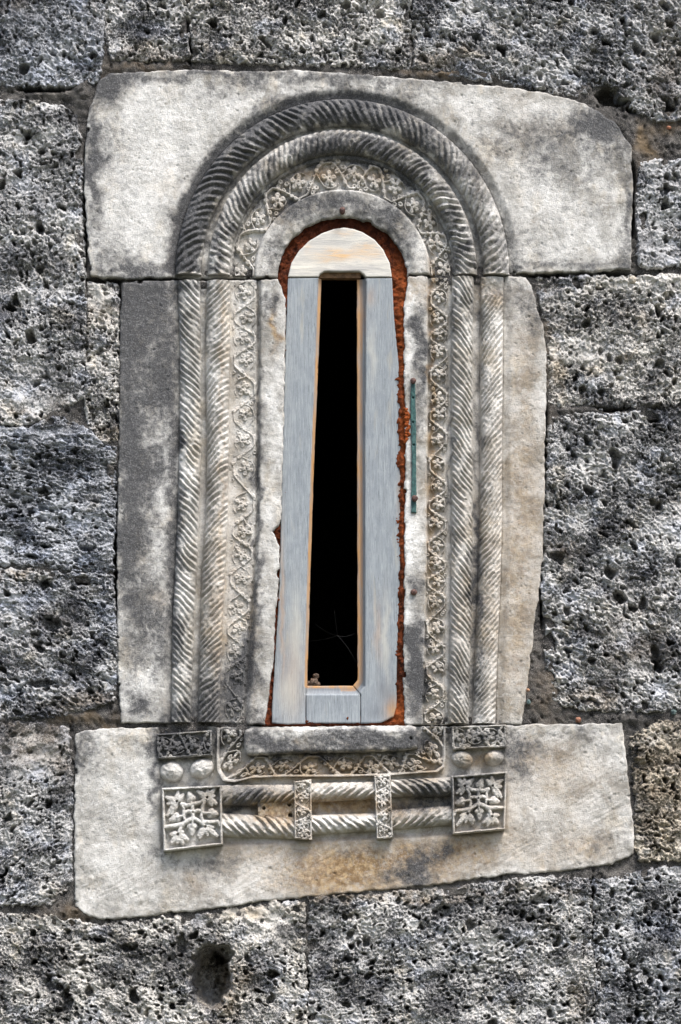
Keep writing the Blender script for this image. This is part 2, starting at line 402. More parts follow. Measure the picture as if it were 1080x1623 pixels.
WARMS = [(530, 1278, 180, 14, .8), (560, 1385, 90, 40, .45), (740, 1345, 40, 30, .5), (835, 700, 40, 260, .08), (820, 950, 40, 160, .12), (540, 1390, 110, 36, .45), (300, 1400, 120, 30, .15), (880, 1260, 100, 70, .18), (420, 1345, 60, 14, .3), (800, 1330, 90, 20, .25), (500, 270, 60, 14, .35), (690, 900, 14, 200, .25), (350, 900, 40, 200, .2), (740, 800, 40, 300, .2), (560, 1250, 120, 20, .25), (560, 1372, 60, 14, .6), (510, 1385, 80, 26, .75), (560, 1360, 90, 18, .6), (470, 1400, 60, 12, .45), (740, 1352, 55, 20, .62), (700, 1385, 30, 40, .4), (560, 1278, 60, 12, .75), (440, 1290, 36, 24, .95), (520, 1214, 110, 20, .7), (680, 1200, 24, 40, .55), (410, 1225, 40, 16, .5),
         (860, 1200, 50, 26, .30), (900, 1240, 60, 30, .18), (930, 1345, 40, 20, .5), (860, 1360, 30, 14, .4), (310, 1390, 16, 14, .45), (480, 1340, 180, 30, .28), (800, 1290, 14, 50, .35), (757, 1203, 14, 10, .7), (640, 1350, 30, 20, .5),
         (684, 470, 12, 60, .45), (684, 620, 5, 180, .7), (684, 830, 5, 120, .55), (690, 740, 14, 60, .35), (675, 1075, 6, 20, .5), (785, 470, 10, 14, .55), (762, 452, 6, 22, .5), (830, 700, 30, 200, .22), (825, 850, 30, 120, .28), (820, 1030, 30, 90, .3), (835, 560, 20, 60, .12),
         (436, 515, 5, 34, .9), (444, 535, 8, 8, .8), (260, 830, 16, 14, .35), (252, 945, 16, 16, .35), (500, 275, 34, 10, .55), (600, 275, 34, 10, .5), (440, 330, 16, 26, .4), (400, 1000, 6, 80, .35), (352, 700, 3, 300, .45), (345, 1000, 8, 120, .35),
         (365, 620, 14, 300, .18), (880, 440, 30, 10, .2), (820, 200, 30, 60, .15), (890, 200, 30, 20, .2), (690, 1130, 12, 14, .2), (470, 1180, 7, 7, .6), (545, 1175, 20, 8, .6), (655, 460, 12, 14, .6), (730, 980, 16, 80, .2), (775, 900, 16, 200, .22)]
WHITES = [(465, 1180, 9, 7, 1), (533, 1178, 11, 8, 1), (548, 1180, 10, 9, 1), (570, 1173, 5, 8, .9), (655, 850, 12, 60, .9), (648, 830, 8, 50, .9), (440, 640, 8, 60, .5), (230, 240, 70, 90, .75), (190, 350, 50, 60, .65), (300, 170, 90, 30, .55), (470, 150, 30, 14, .4), (260, 400, 60, 24, .5), (850, 330, 70, 80, .40), (930, 380, 50, 40, .4), (760, 170, 60, 14, .35), (860, 180, 60, 18, .4), (580, 128, 30, 10, .45),
          (250, 850, 18, 120, .55), (250, 760, 18, 60, .5), (230, 1080, 30, 40, .75), (200, 1100, 14, 20, .7), (260, 690, 14, 60, .3), (440, 470, 12, 16, .6), (432, 650, 10, 60, .5), (435, 780, 10, 90, .5), (428, 960, 12, 90, .4), (645, 480, 8, 70, .9), (648, 560, 8, 40, .9), (652, 850, 12, 50, .95),
          (648, 740, 4, 80, .7), (645, 980, 8, 40, .9), (660, 1115, 10, 12, .5), (470, 1160, 60, 6, .8), (560, 1158, 80, 5, .7), (860, 620, 8, 40, .6), (833, 450, 10, 8, .6), (170, 1250, 60, 60, .35), (200, 1380, 80, 60, .45), (870, 1300, 80, 60, .35), (430, 1380, 50, 40, .45), (380, 1400, 60, 20, .4), (980, 1200, 20, 40, .45),
          (350, 700, 20, 250, .3), (300, 700, 16, 250, .22), (740, 700, 20, 250, .2), (785, 750, 14, 250, .35), (545, 1250, 60, 12, .6), (550, 1305, 70, 12, .75), (395, 1310, 50, 12, .45), (272, 1222, 14, 14, .4), (322, 1218, 14, 14, .3), (480, 1290, 14, 40, .4), (607, 1285, 14, 50, .6), (500, 345, 20, 10, .4),
          (290, 1310, 55, 50, .35), (760, 1300, 45, 40, .25)]

AC = (543.0, 433.0)     # centre of the arches
def ring_r(x, y):
    """normalised: 1 at the outer edge of the outer rope"""
    dx = (x - AC[0]) / 265.0; dy = (y - AC[1]) / 275.0
    return np.hypot(dx, np.minimum(dy, 0))

def lime_mask(x, y):
    dk = blobs(x, y, DARKS, 40, 12); wm = blobs(x, y, WARMS, 60, 9); wh = blobs(x, y, WHITES, 80, 14)
    r = ring_r(x, y)
    ang = np.arctan2(AC[1] - y, x - AC[0])            # 0 right .. pi left
    top = sstep(2, -8, y - 437)
    lf = 0.45 + 0.55 * sstep(0.55, 1.5, ang) + 0.2 * sstep(2.0, 3.0, ang)
    n = fbm(x / 22, y / 22, 7, 4)
    rr = r + 0.02 * n
    ringd = (sstep(0.83, 0.87, rr) * sstep(1.10, 1.0, rr)) * lf * 0.80
    groove_shade = sstep(0.80, 0.835, rr) * sstep(0.89, 0.84, rr) * 0.45 * (0.6 + 0.4 * lf)  # shade of the valley between the two ropes, put into the tone
    inner = sstep(0.62, 0.66, rr) * sstep(0.85, 0.78, rr) * (0.42 + 0.35 * sstep(0.7, 0.2, np.abs(ang - 1.45)) + 0.15 * n)
    low = sstep(0.60, 0.64, rr) * sstep(0.69, 0.64, rr) * 0.45 * sstep(0.6, 1.2, ang) * sstep(2.6, 2.0, ang)  # darker strip just inside the inner rope, over the crown
    add = np.clip(np.maximum.reduce([ringd, groove_shade, inner, low]), 0, 1) * top
    add = add * np.clip(0.95 + 0.35 * n, 0, 1.1)
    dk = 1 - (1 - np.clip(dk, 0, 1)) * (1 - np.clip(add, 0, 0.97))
    dk = np.clip(dk + 0.10 * fbm(x / 60, y / 60, 23, 3), 0, 1)
    return dk, np.clip(wm, 0, 1), np.clip(wh * (1 - 0.7 * add), 0, 1)

# ------------------------------------------------------------------ the wall of pitted stone
wall = thing('stone_wall', 'rough wall of dark grey pitted stone blocks surrounding the carved window', 'wall', (0.0, 0.06, -3.1))
# tunnel in the wall behind the window
OPEN = [(400, 330), (690, 330), (690, 1165), (400, 1165)]

def tufa_height(seed, amp=1.0, ang=0.0, stretch=1.0, coarse=1.0, base=0.0, smooth_pts=(), holes=()):
    def f(x, y, s):
        ca, sa = math.cos(ang), math.sin(ang)
        ox = seed * 131.7; oy = seed * 71.3
        xr = (x * ca + y * sa) / stretch + ox; yr = (-x * sa + y * ca) * (stretch ** 0.5) + oy
        wx = xr + 5 * perlin(xr / 19, yr / 19, seed) + 2.0 * perlin(xr / 7, yr / 7, seed + 1)
        wy = yr + 5 * perlin(xr / 19 + 7, yr / 19, seed + 2) + 2.0 * perlin(xr / 7, yr / 7 + 3, seed + 4)
        dens = np.clip(0.55 + 0.75 * fbm(xr / 70, yr / 70, seed + 8, 3), 0.3, 1.0)
        soft = np.ones(x.shape)
        for (cx, cy, rx, ry) in smooth_pts:
            soft *= 1 - 0.85 * np.exp(-(((x - cx) / rx) ** 2 + ((y - cy) / ry) ** 2))
        z = np.clip(0.5 + 0.9 * fbm(xr / 110 + 3, yr / 80, seed + 21, 3), 0, 1)          # 1 = coral like, 0 = pierced by round pores
        h = 6.0 * fbm(xr / 75, yr / 75, seed + 20, 3) + 3.8 * fbm(wx / 21, wy / 21, seed + 22, 3)
        a1, a2 = cells(wx / (8.5 * coarse), wy / (8.5 * coarse), seed + 30)
        h += soft * amp * (0.35 + 0.65 * z) * (3.4 * np.exp(-(a2 - a1) * 3.5) - 4.0 * sstep(0.60, 0.05, a1) * dens)
        h += soft * amp * 2.6 * (1 - 2 * np.abs(perlin(wx / 5.2, wy / 5.2, seed + 50))) * (0.5 + 0.5 * z) + soft * 2.2 * perlin(wx / 3.1, wy / 3.1, seed + 52)
        h -= soft * 9 * pits(xr, yr, 5.6, 1.2, 2.6, 0.50, seed + 64, dens)
        h -= soft * 19 * pits(wx, wy, 11.5 * coarse, 2.0, 4.6, 0.85, seed + 65, dens)
        h -= (0.2 + 0.8 * soft) * 36 * pits(wx, wy, 25 * coarse, 2.8, 7.6, 0.80, seed + 60, dens)
        h -= (0.3 + 0.7 * soft) * 52 * pits(wx, wy, 62 * coarse, 4.5, 14.0, 0.60, seed + 70, np.clip(dens * 1.2, 0, 1))
        for (cx, cy, rx, ry, dep) in holes:
            q = np.hypot((x - cx + 5 * perlin(x / 12, y / 12, 5)) / rx, (y - cy + 5 * perlin(x / 12, y / 12, 6)) / ry)
            h -= dep * (1 - sstep(0.6, 1.08, q))
        return h + base
    return f

def tufa_mask(dk=(), wm=(), wh=(), seed=3):
    def f(x, y):
        return blobs(x, y, dk, seed, 20), blobs(x, y, wm, seed + 5, 20), blobs(x, y, wh, seed + 9, 20)
    return f

E = 60   # how far the closely modelled stones reach outside the photograph
XL, XR, YT, YB = -E, 1080 + E, -E, 1623 + E
STONES = [
  # poly, material, kwargs, masks
  ([(XL, YT), (161, YT), (164, 30), (161, 90), (155, 128), (100, 136), (50, 134), (XL, 130)], M_TUFA, dict(ang=0.2, coarse=1.35, amp=1.1),
     dict(wh=[(90, 60, 70, 50, .5), (40, 110, 60, 20, .4)], dk=[(30, 60, 30, 60, .5)], wm=[(150, 10, 20, 30, .35), (20, 10, 40, 20, .25)])),
  ([(171, YT), (297, YT), (299, 40), (298, 92), (230, 96), (178, 92), (168, 60)], M_TUFA, dict(ang=0.5, coarse=1.25), dict(dk=[(240, 40, 60, 40, .3)], wm=[(240, 90, 60, 12, .3)])),
  ([(305, YT), (650, YT), (654, 20), (648, 60), (650, 108), (560, 104), (450, 101), (380, 100), (306, 94)], M_TUFA, dict(ang=-0.3, coarse=0.95), dict(dk=[(350, 60, 60, 40, .3), (450, 90, 60, 20, .3)], wh=[(560, 70, 60, 40, .2)])),
  ([(658, YT), (XR, YT), (XR, 185), (1030, 190), (1000, 168), (975, 150), (945, 134), (915, 150), (870, 146), (800, 128), (730, 122), (660, 108), (655, 60)], M_TUFA, dict(ang=0.6, stretch=1.25, coarse=1.05, amp=1.15, holes=[(962, 147, 20, 12, 60), (985, 163, 16, 10, 60)]),
     dict(wm=[(700, 95, 60, 14, .4), (1060, 100, 40, 80, .25)], dk=[(880, 60, 60, 60, .35), (1000, 10, 60, 20, .3)], wh=[(1030, 80, 40, 60, .3), (820, 70, 60, 40, .25)])),
  ([(XL, 160), (40, 161), (100, 168), (122, 185), (130, 250), (128, 330), (133, 400), (134, 520), (132, 628), (90, 650), (40, 672), (XL, 668)], M_TUFA, dict(ang=0.1, coarse=1.15, smooth_pts=[(60, 640, 50, 22), (110, 655, 40, 20)]),
     dict(wh=[(70, 330, 60, 100, .5), (60, 600, 60, 40, .45), (30, 200, 50, 40, .3)], dk=[(40, 500, 40, 60, .35), (60, 250, 20, 30, .3)], wm=[(110, 645, 30, 15, .35), (30, 660, 40, 12, .3)])),
  ([(140, 449), (187, 451), (187, 560), (188, 640), (187, 697), (172, 702), (150, 696), (137, 668), (138, 560)], M_TUFA, dict(ang=0.0, coarse=0.9, smooth_pts=[(160, 470, 40, 40)]), dict(wh=[(162, 475, 30, 30, .6)], dk=[(165, 600, 30, 60, .3)], wm=[(160, 500, 40, 30, .3), (165, 690, 30, 10, .3)])),
  ([(XL, 676), (40, 680), (95, 660), (140, 682), (165, 708), (182, 712), (182, 800), (177, 880), (178, 905), (120, 902), (60, 896), (XL, 894)], M_TUFA, dict(ang=0.12, stretch=1.5, amp=1.0, smooth_pts=[(70, 680, 90, 14)]),
     dict(wh=[(60, 690, 60, 12, .4), (110, 810, 60, 30, .3)], dk=[(60, 760, 100, 40, .3)], wm=[(20, 900, 30, 8, .6)])),
  ([(XL, 902), (60, 905), (120, 909), (178, 913), (182, 975), (186, 1060), (180, 1110), (120, 1132), (60, 1138), (XL, 1138)], M_TUFA, dict(ang=0.35, stretch=1.3, coarse=1.1, amp=1.15, holes=[(82, 990, 16, 13, 30), (130, 920, 16, 7, 25), (72, 926, 12, 8, 24), (65, 1083, 26, 7, 22)]),
     dict(wm=[(30, 906, 34, 10, .75), (60, 1010, 60, 40, .15), (140, 1110, 50, 20, .45)], dk=[(90, 985, 40, 25, .5), (30, 1080, 60, 30, .3)])),
  ([(XL, 1148), (60, 1146), (108, 1156), (112, 1230), (113, 1330), (114, 1400), (80, 1432), (XL, 1436)], M_TUFA, dict(ang=-0.6, stretch=1.3, smooth_pts=[(60, 1180, 90, 50), (110, 1300, 14, 100)]),
     dict(dk=[(40, 1200, 60, 40, .4), (110, 1240, 20, 80, .5)], wm=[(70, 1180, 60, 40, .35), (100, 1420, 20, 20, .4)], wh=[(20, 1250, 40, 50, .4)])),
  ([(XL, 1446), (90, 1452), (150, 1468), (300, 1452), (430, 1432), (482, 1430), (484, 1520), (486, 1600), (486, YB), (XL, YB)], M_TUFA, dict(ang=0.5, coarse=1.0, stretch=1.1, holes=[(334, 1548, 33, 52, 130), (352, 1512, 20, 16, 60), (288, 1497, 9, 20, 22), (105, 1585, 8, 22, 24), (78, 1560, 8, 16, 20), (205, 1502, 16, 6, 20)], smooth_pts=[(330, 1455, 80, 18), (400, 1440, 60, 22), (440, 1470, 30, 30)]),
     dict(dk=[(200, 1500, 120, 40, .45), (60, 1540, 40, 60, .35), (230, 1560, 50, 60, .25)], wm=[(360, 1560, 24, 40, .6), (380, 1440, 90, 14, .45), (100, 1445, 50, 14, .5)], wh=[(300, 1465, 60, 20, .3), (180, 1590, 60, 40, .25), (440, 1500, 40, 40, .3)])),
  ([(491, 1424), (560, 1420), (700, 1409), (820, 1394), (900, 1388), (932, 1396), (937, 1460), (940, 1540), (946, YB), (493, YB), (492, 1520)], M_TUFA, dict(ang=-0.35, coarse=1.0, stretch=1.1, holes=[(745, 1467, 11, 10, 24), (855, 1425, 18, 9, 22), (700, 1445, 14, 12, 20)], smooth_pts=[(600, 1412, 90, 8)]),
     dict(wm=[(600, 1415, 140, 9, .5), (920, 1575, 16, 40, .45), (860, 1410, 60, 10, .35)], wh=[(780, 1490, 60, 60, .25), (880, 1610, 20, 16, .7), (560, 1480, 60, 40, .3)], dk=[(720, 1540, 80, 50, .3), (560, 1590, 60, 40, .3)])),
  ([(943, 1396), (985, 1390), (1040, 1376), (XR, 1372), (XR, YB), (950, YB), (946, 1540)], M_TUFA, dict(ang=0.25, coarse=0.85, amp=0.9), dict(dk=[(1040, 1500, 60, 60, .3)], wh=[(990, 1420, 30, 50, .3)])),
  ([(1014, 256), (XR, 252), (XR, 424), (1058, 420), (1030, 424), (1013, 416), (1010, 330)], M_TUFA, dict(ang=0.3, coarse=0.9, amp=0.8, smooth_pts=[(1030, 390, 30, 40)]), dict(wh=[(1040, 400, 40, 26, .55)], dk=[(1060, 290, 50, 30, .3)])),
  ([(852, 442), (900, 440), (1000, 439), (XR, 436), (XR, 646), (1040, 640), (1000, 640), (955, 645), (930, 636), (900, 646), (872, 640), (870, 560), (866, 520), (858, 480)], M_TUFA, dict(ang=0.2, coarse=1.15, smooth_pts=[(930, 560, 40, 30), (875, 470, 26, 26)], holes=[(972, 646, 27, 7, 50)]),
     dict(dk=[(870, 470, 30, 26, .6), (950, 480, 60, 40, .4), (930, 570, 40, 40, .35)], wm=[(1010, 510, 14, 10, .4), (1000, 565, 14, 12, .4), (875, 580, 8, 60, .4)], wh=[(900, 500, 20, 20, .4), (1040, 540, 40, 80, .3)])),
  ([(872, 660), (930, 656), (1000, 654), (1060, 650), (XR, 652), (XR, 1122), (1040, 1126), (980, 1128), (920, 1122), (880, 1112), (866, 1060), (868, 1000), (860, 940), (864, 860), (868, 760)], M_TUFA, dict(ang=0.7, stretch=1.25, coarse=1.0, amp=1.15, holes=[(972, 650, 26, 5, 50), (930, 1110, 12, 6, 20), (945, 1115, 7, 7, 20), (1040, 1040, 9, 20, 22), (1020, 955, 6, 14, 22)]),
     dict(dk=[(880, 820, 24, 60, .4), (1000, 780, 70, 50, .25), (890, 960, 30, 40, .3)], wm=[(1000, 1010, 60, 60, .22), (930, 1105, 40, 10, .5), (890, 870, 20, 20, .3)], wh=[(960, 950, 40, 60, .3), (1040, 1080, 40, 40, .25), (950, 700, 60, 40, .2)])),
  ([(1002, 1170), (1040, 1146), (XR, 1142), (XR, 1362), (1050, 1362), (1016, 1366), (1010, 1340), (1008, 1260)], M_TUFAB, dict(ang=0.9, coarse=1.1, amp=1.2), dict(wm=[(1050, 1240, 50, 90, .35)], dk=[(1010, 1200, 12, 60, .6), (1010, 1290, 14, 40, .35)], wh=[(1050, 1170, 30, 20, .4)])),
]
for i, (poly, mat, kw, mk) in enumerate(STONES):
    relief('stone', poly, 1.36, tufa_height(i + 2, **kw), mat, wall, tufa_mask(seed=i * 13 + 3, **mk), rough=3.6, rlen=11, rnd=5.0, drop=6.0, grow=2.9, seed=i * 7, back=-160)

# more of the same courses beyond the photograph, coarser
RING = []
g = 9
def rect(x0, y0, x1, y1): return [(x0, y0), (x1, y0), (x1, y1), (x0, y1)]
for (x0, x1) in ((-560, -310), (-300, -70)):
    for (y0, y1) in ((-480, -270), (-260, -70), (-60, 150), (160, 430), (440, 660), (670, 895), (905, 1138), (1148, 1436), (1446, 1690), (1700, 1920), (1930, 2150)):
        RING.append(rect(x0, y0, x1, y1))
for (x0, x1) in ((1150, 1390), (1400, 1640)):
    for (y0, y1) in ((-480, -270), (-260, -70), (-60, 240), (250, 430), (440, 646), (656, 890), (900, 1130), (1140, 1365), (1375, 1690), (1700, 1920), (1930, 2150)):
        RING.append(rect(x0, y0, x1, y1))
for (y0, y1, cuts) in ((-480, -270, (-60, 210, 520, 860, 1140)), (-260, -70, (-60, 160, 400, 700, 1140)), (1693, 1920, (-60, 250, 600, 880, 1140)), (1930, 2150, (-60, 180, 480, 840, 1140))):
    for a, b in zip(cuts[:-1], cuts[1:]):
        RING.append(rect(a, y0, b - 10, y1))
for i, poly in enumerate(RING):
    relief('stone', poly, 5.0, tufa_height(i + 40, coarse=1.6), M_TUFA, wall, None, rough=4, rlen=20, rnd=10, drop=12, seed=i, back=-70)

def mortar_h(x, y, s):
    h = -4.5 + 3.0 * fbm(x / 40, y / 40, 301, 3) + 2.6 * fbm(x / 8, y / 8, 302, 3) - 9 * pits(x, y, 14, 1.8, 4.0, 0.5, 303)
    # joints that were never filled: black slots between the stones
    for (cx, cy, rx, ry) in ((972, 152, 26, 14), (1003, 172, 9, 6), (972, 645, 26, 6), (183, 860, 3.5, 115), (188, 560, 3.5, 120), (940, 1500, 5, 110), (865, 760, 4, 130), (860, 900, 4, 90), (930, 436, 90, 4), (160, 445, 30, 4), (168, 20, 6, 30), (300, 40, 4, 60),
                             (488, 1580, 4, 40), (132, 580, 3, 50), (655, 30, 4, 40), (70, 140, 40, 5), (1003, 320, 5, 60), (300, 441, 110, 2.5), (135, 330, 3, 90), (700, 1149, 160, 2)):
        q = ((x - cx) / rx) ** 2 + ((y - cy) / ry) ** 2
        h = h - 40 * (1 - sstep(0.6, 1.3, q + 0.25 * perlin(x / 5, y / 5, 9)))
    for (cx, cy, rx, ry) in ((230, 106, 70, 10), (700, 118, 120, 7), (960, 190, 60, 14), (1006, 240, 8, 40), (870, 1110, 26, 50), (150, 1135, 60, 10), (1000, 1390, 60, 8), (120, 1445, 40, 12), (868, 560, 6, 80), (920, 650, 40, 5), (1000, 1140, 60, 10), (130, 160, 16, 30), (90, 148, 50, 8)):
        q = ((x - cx) / rx) ** 2 + ((y - cy) / ry) ** 2
        h = h + 6.0 * np.exp(-q)
    return h
def stones_cut(X, Y):
    """the bed runs only a little way in behind each stone"""
    out = np.full(X.shape, 1e3)
    xs = X[0]; ys = Y[:, 0]
    for poly in [p_[0] for p_ in STONES] + RING + [ARCH_P, LJ_P, RJ_P, SILL_P]:
        p = np.array(poly, float)
        i0, i1 = np.searchsorted(ys, (p[:, 1].min() - 12, p[:, 1].max() + 12)); j0, j1 = np.searchsorted(xs, (p[:, 0].min() - 12, p[:, 0].max() + 12))
        w = (slice(i0, i1), slice(j0, j1))
        out[w] = np.minimum(out[w], 13 - poly_sd(poly, X[w], Y[w]))
    return out
MB = lambda: relief('mortar_bed', rect(-640, -560, 1720, 2230), 3.4, mortar_h, M_MORT, wall,
       tufa_mask(wm=[(230, 106, 60, 10, .3), (870, 1100, 20, 50, .25), (1020, 230, 14, 30, .7), (1060, 195, 20, 16, .4), (120, 1445, 40, 12, .4), (868, 560, 8, 80, .3), (140, 1140, 50, 10, .5), (690, 112, 60, 8, .5)], dk=[(970, 180, 60, 20, .4), (130, 160, 20, 30, .5), (1010, 1180, 14, 60, .5), (200, 1140, 60, 8, .4)], wh=[(700, 1408, 200, 6, .4), (90, 148, 40, 8, .35)], seed=71),
       rough=0, rnd=3, seed=5, back=-60, hole=OPEN, cut=stones_cut)

# ------------------------------------------------------------------ the carved window surround
sur = thing('carved_stone_surround', 'pale carved limestone window surround with rope mouldings and vine scrolls', 'window surround', W(543, 1455, 0))

# vertical sections: station y, then x of each line
def lines(rows):
    a = np.array(rows, float)
    return lambda k, y: np.interp(y, a[:, 0], a[:, k + 1])
#        y    rope1l rope1r rope2l rope2r vineL vineR bandL bandR
LJ = lines([(436, 281, 318, 328, 366, 369, 407, 416, 446), (560, 285, 319, 325, 365, 369, 407, 415, 452), (700, 284, 320, 328, 364, 368, 406, 414, 449), (820, 281, 316, 326, 362, 367, 405, 413, 447),
            (900, 277, 313, 320, 358, 364, 401, 410, 442), (990, 273, 308, 317, 354, 359, 395, 407, 435), (1148, 271, 303, 313, 348, 352, 384, 397, 420)])
#        y    bandL bandR vineL vineR rope1l rope1r rope2l rope2r
RJ = lines([(433, 646, 678, 681, 711, 716, 752, 762, 799), (560, 641, 678, 681, 711, 715, 750, 761, 798), (700, 643, 677, 680, 710, 715, 751, 761, 797), (820, 642, 676, 678, 709, 715, 750, 760, 797),
            (930, 641, 675, 676, 708, 714, 750, 757, 794), (1050, 641, 672, 675, 706, 712, 746, 752, 789), (1149, 642, 669, 671, 706, 709, 743, 748, 786)])

def stone_grain(x, y, seed):
    return 1.1 * fbm(x / 70, y / 70, seed, 3) + 0.5 * fbm(x / 9, y / 9, seed + 1, 3) - 2.2 * pits(x, y, 13, 1.0, 2.0, 0.35, seed + 2) - 2.5 * pits(x, y, 60, 1.6, 3.2, 0.35, seed + 3)

def profile(v, xs, hs):
    return np.interp(v, xs, hs)

ARCH_SECT = dict(o1=(265, 276), i1=(223, 233), o2=(214, 228), i2=(178, 188), vo=(175, 181), vi=(140, 134), bo=(137, 131), bi=(102, 90))
def arch_h(x, y, s):
    dx = np.abs(x - AC[0]); dy = np.maximum(AC[1] - y, 0)
    th = np.arctan2(dy / 275.0, dx / 265.0)
    r = np.hypot(dx, dy)
    def rad(ab):
        a, b = ab; t = np.arctan2(dy * a, dx * b)
        return np.hypot(a * np.cos(t), b * np.sin(t))
    L = ARCH_SECT
    rs = [rad(L[k]) for k in ('bi', 'bo', 'vi', 'vo', 'i2', 'o2', 'i1', 'o1')]
    h = np.full(x.shape, 5.0)
    h = np.where(r < rs[7] + 16, 5 - 7 * sstep(16, 0, r - rs[7]), h)
    h = np.where(r < rs[7], -5, h)
    h = np.where(r < rs[6] + 3, -6.5, h)
    h = np.where(r < rs[5], -6, h)
    h = np.where(r < rs[4] + 1, -4, h)
    h = np.where(r < rs[3], -10, h)
    h = np.where(r < rs[2], 1.0 - 5 * sstep(3, 0, rs[2] - r), h)
    # worn lip next to the opening
    h = h - 3.0 * sstep(14, 0, r - rs[0]) * (1 + 0.8 * fbm(x / 20, y / 20, 55, 2)) * (r < rs[1])
    return h + stone_grain(x, y, 410)

th = np.linspace(0, math.pi, 60)
arch_open = [(AC[0] + 103 * math.cos(t), AC[1] + 6 - 96 * math.sin(t)) for t in th]
arch_poly = [(440, 439), (330, 440), (190, 443), (144, 438), (139, 380), (134, 300), (136, 230), (141, 180), (158, 128), (176, 117), (300, 111), (400, 114), (480, 112), (560, 118), (640, 124), (720, 131), (790, 138), (850, 146), (900, 156), (940, 172), (975, 195),
             (1000, 232), (1003, 300), (1001, 380), (1000, 428), (900, 432), (720, 434), (648, 434)] + arch_open
arch = relief('arch_stone', arch_poly, 1.6, arch_h, M_LIME, sur, lime_mask, rough=1.9, rlen=19, rnd=2.2, drop=2.6, seed=3, back=-60)
arch['label'] = 'wide pale upper stone carved with the round arch'

def lj_h(x, y, s):
    L = [LJ(k, y) for k in range(8)]
    h = np.full(x.shape, 3.5)
    h = np.where(x > L[0] - 14, 3.5 - 6 * sstep(14, 0, L[0] - x), h)
    h = np.where(x > L[0], -5, h)
    h = np.where(x > L[1] - 1, -5, h)
    h = np.where(x > L[2], -5, h)
    h = np.where(x > L[3] - 2, -3, h)
    h = np.where(x > L[5], -10 + 12 * sstep(0, 1, (x - L[5]) / (L[6] - L[5])), h)
    h = np.where(x > L[6], 2.0, h)
    return h + stone_grain(x, y, 430)
lj_poly = [(195, 448), (284, 444), (440, 443), (446, 455), (452, 474), (453, 540), (450, 640), (449, 700), (447, 800), (446, 822), (441, 834), (432, 842), (438, 852), (443, 866), (443, 900), (438, 965), (434, 1040), (427, 1095), (420, 1148), (340, 1147), (192, 1146),
           (187, 1060), (186, 950), (186, 850), (189, 700), (190, 560), (192, 480)]
ljamb = relief('jamb_stone', lj_poly, 1.6, lj_h, M_LIME, sur, lime_mask, rough=1.6, rlen=17, rnd=2.2, drop=2.6, seed=11, back=-60)
ljamb['label'] = 'left upright stone of the surround, stained grey'

def rj_h(x, y, s):
    L = [RJ(k, y) for k in range(8)]
    h = np.full(x.shape, 1.0)
    h = np.where(x > L[1] + 0.5, -8, h)
    h = np.where(x > L[3] - 1, -5, h)
    h = np.where(x > L[5], -7, h)
    h = np.where(x > L[7], 3 - 6 * sstep(14, 0, x - L[7]), h)
    return h + stone_grain(x, y, 450)
rj_poly = [(648, 438), (720, 437), (834, 438), (843, 455), (852, 490), (862, 520), (867, 560), (865, 640), (863, 760), (862, 840), (857, 920), (848, 985), (840, 1050), (832, 1120), (826, 1148), (760, 1148), (642, 1149), (640, 1095), (641, 960), (642, 820), (643, 700), (641, 560), (640, 480), (645, 455)]
rjamb = relief('jamb_stone', rj_poly, 1.6, rj_h, M_LIME, sur, lime_mask, rough=1.8, rlen=15, rnd=2.2, drop=2.6, seed=17, back=-60)
rjamb['label'] = 'right upright stone of the surround, sandy grey with ragged outer edge'

def vine_mask(x, y):
    dk, wm, wh = lime_mask(x, y)
    k = np.clip(0.55 + 0.6 * fbm(x / 30, y / 30, 97, 3), 0, 1)
    return dk * np.where(y > 1000, 0.9, 0.45), np.clip(wm + 0.22 * k, 0, 1), np.clip(wh + 0.35 * k, 0, 1)
# ---- ropes
def rope_h(width, H, pitch, slope, seed, gamp=3.4, base=-4.0, damage=()):
    def f(s, v):
        t = np.clip(v / width, 0, 1)
        sm = s + 7.0 * perlin(s / 75, t * 1.2, seed) + 1.5 * perlin(s / 16, t * 1.6, seed + 1)
        ph = (sm + slope * (t - 0.5) * width) / pitch
        cell = np.floor(ph); fr = ph - cell
        k = 0.75 + 0.45 * _hash(cell, cell * 0, seed + 4)
        g = np.minimum(fr / 0.42, (1 - fr) / 0.58)
        g = np.clip(g, 0, 1) ** 0.75
        c = np.sqrt(np.clip(1 - (2 * t - 1) ** 2, 0, 1))
        wear = np.clip(0.95 + 1.3 * fbm(s / 35, t * 2.2, seed + 2, 3), 0.15, 1.3)
        h0 = 0
        h = base + H * c ** 0.85 + 1.35 * gamp * k * wear * (g - 0.6) * np.clip(c * 1.8, 0, 1)
        h = h + 0.9 * perlin(s / 5, v / 5, seed + 3) + 1.2 * fbm(s / 18, v / 18, seed + 6, 2)
        h -= 2.5 * pits(s, v, 16, 1.2, 2.4, 0.3, seed + 7)
        return h
    return f
def jmap(LF, a, b, y0, y1):
    return lambda u, v: (LF(a, y0 + (y1 - y0) * u) * (1 - v) + LF(b, y0 + (y1 - y0) * u) * v, y0 + (y1 - y0) * u)
def amap(outer, inner, t0=math.pi, t1=0.0, yend=3.0):
    def f(u, v):
        t = t0 + (t1 - t0) * u
        a = outer[0] + (inner[0] - outer[0]) * v; b = outer[1] + (inner[1] - outer[1]) * v
        return AC[0] + a * np.cos(t), AC[1] - b * np.sin(t) + yend * (1 - np.sin(t)) ** 6
    return f
A = ARCH_SECT
r = warp_grid('rope_moulding', amap(A['o1'], A['i1']), 780, 43, 1.0, rope_h(43, 21, 12.4, -0.75, 511, 4.4, -4), M_LIME, arch, lime_mask)
r['label'] = 'outer rope of the arch, blackened by lichen'
r = warp_grid('rope_moulding', amap(A['o2'], A['i2']), 630, 38, 1.0, rope_h(38, 20, 10.2, 0.5, 521, 4.4, -5), M_LIME, arch, lime_mask)
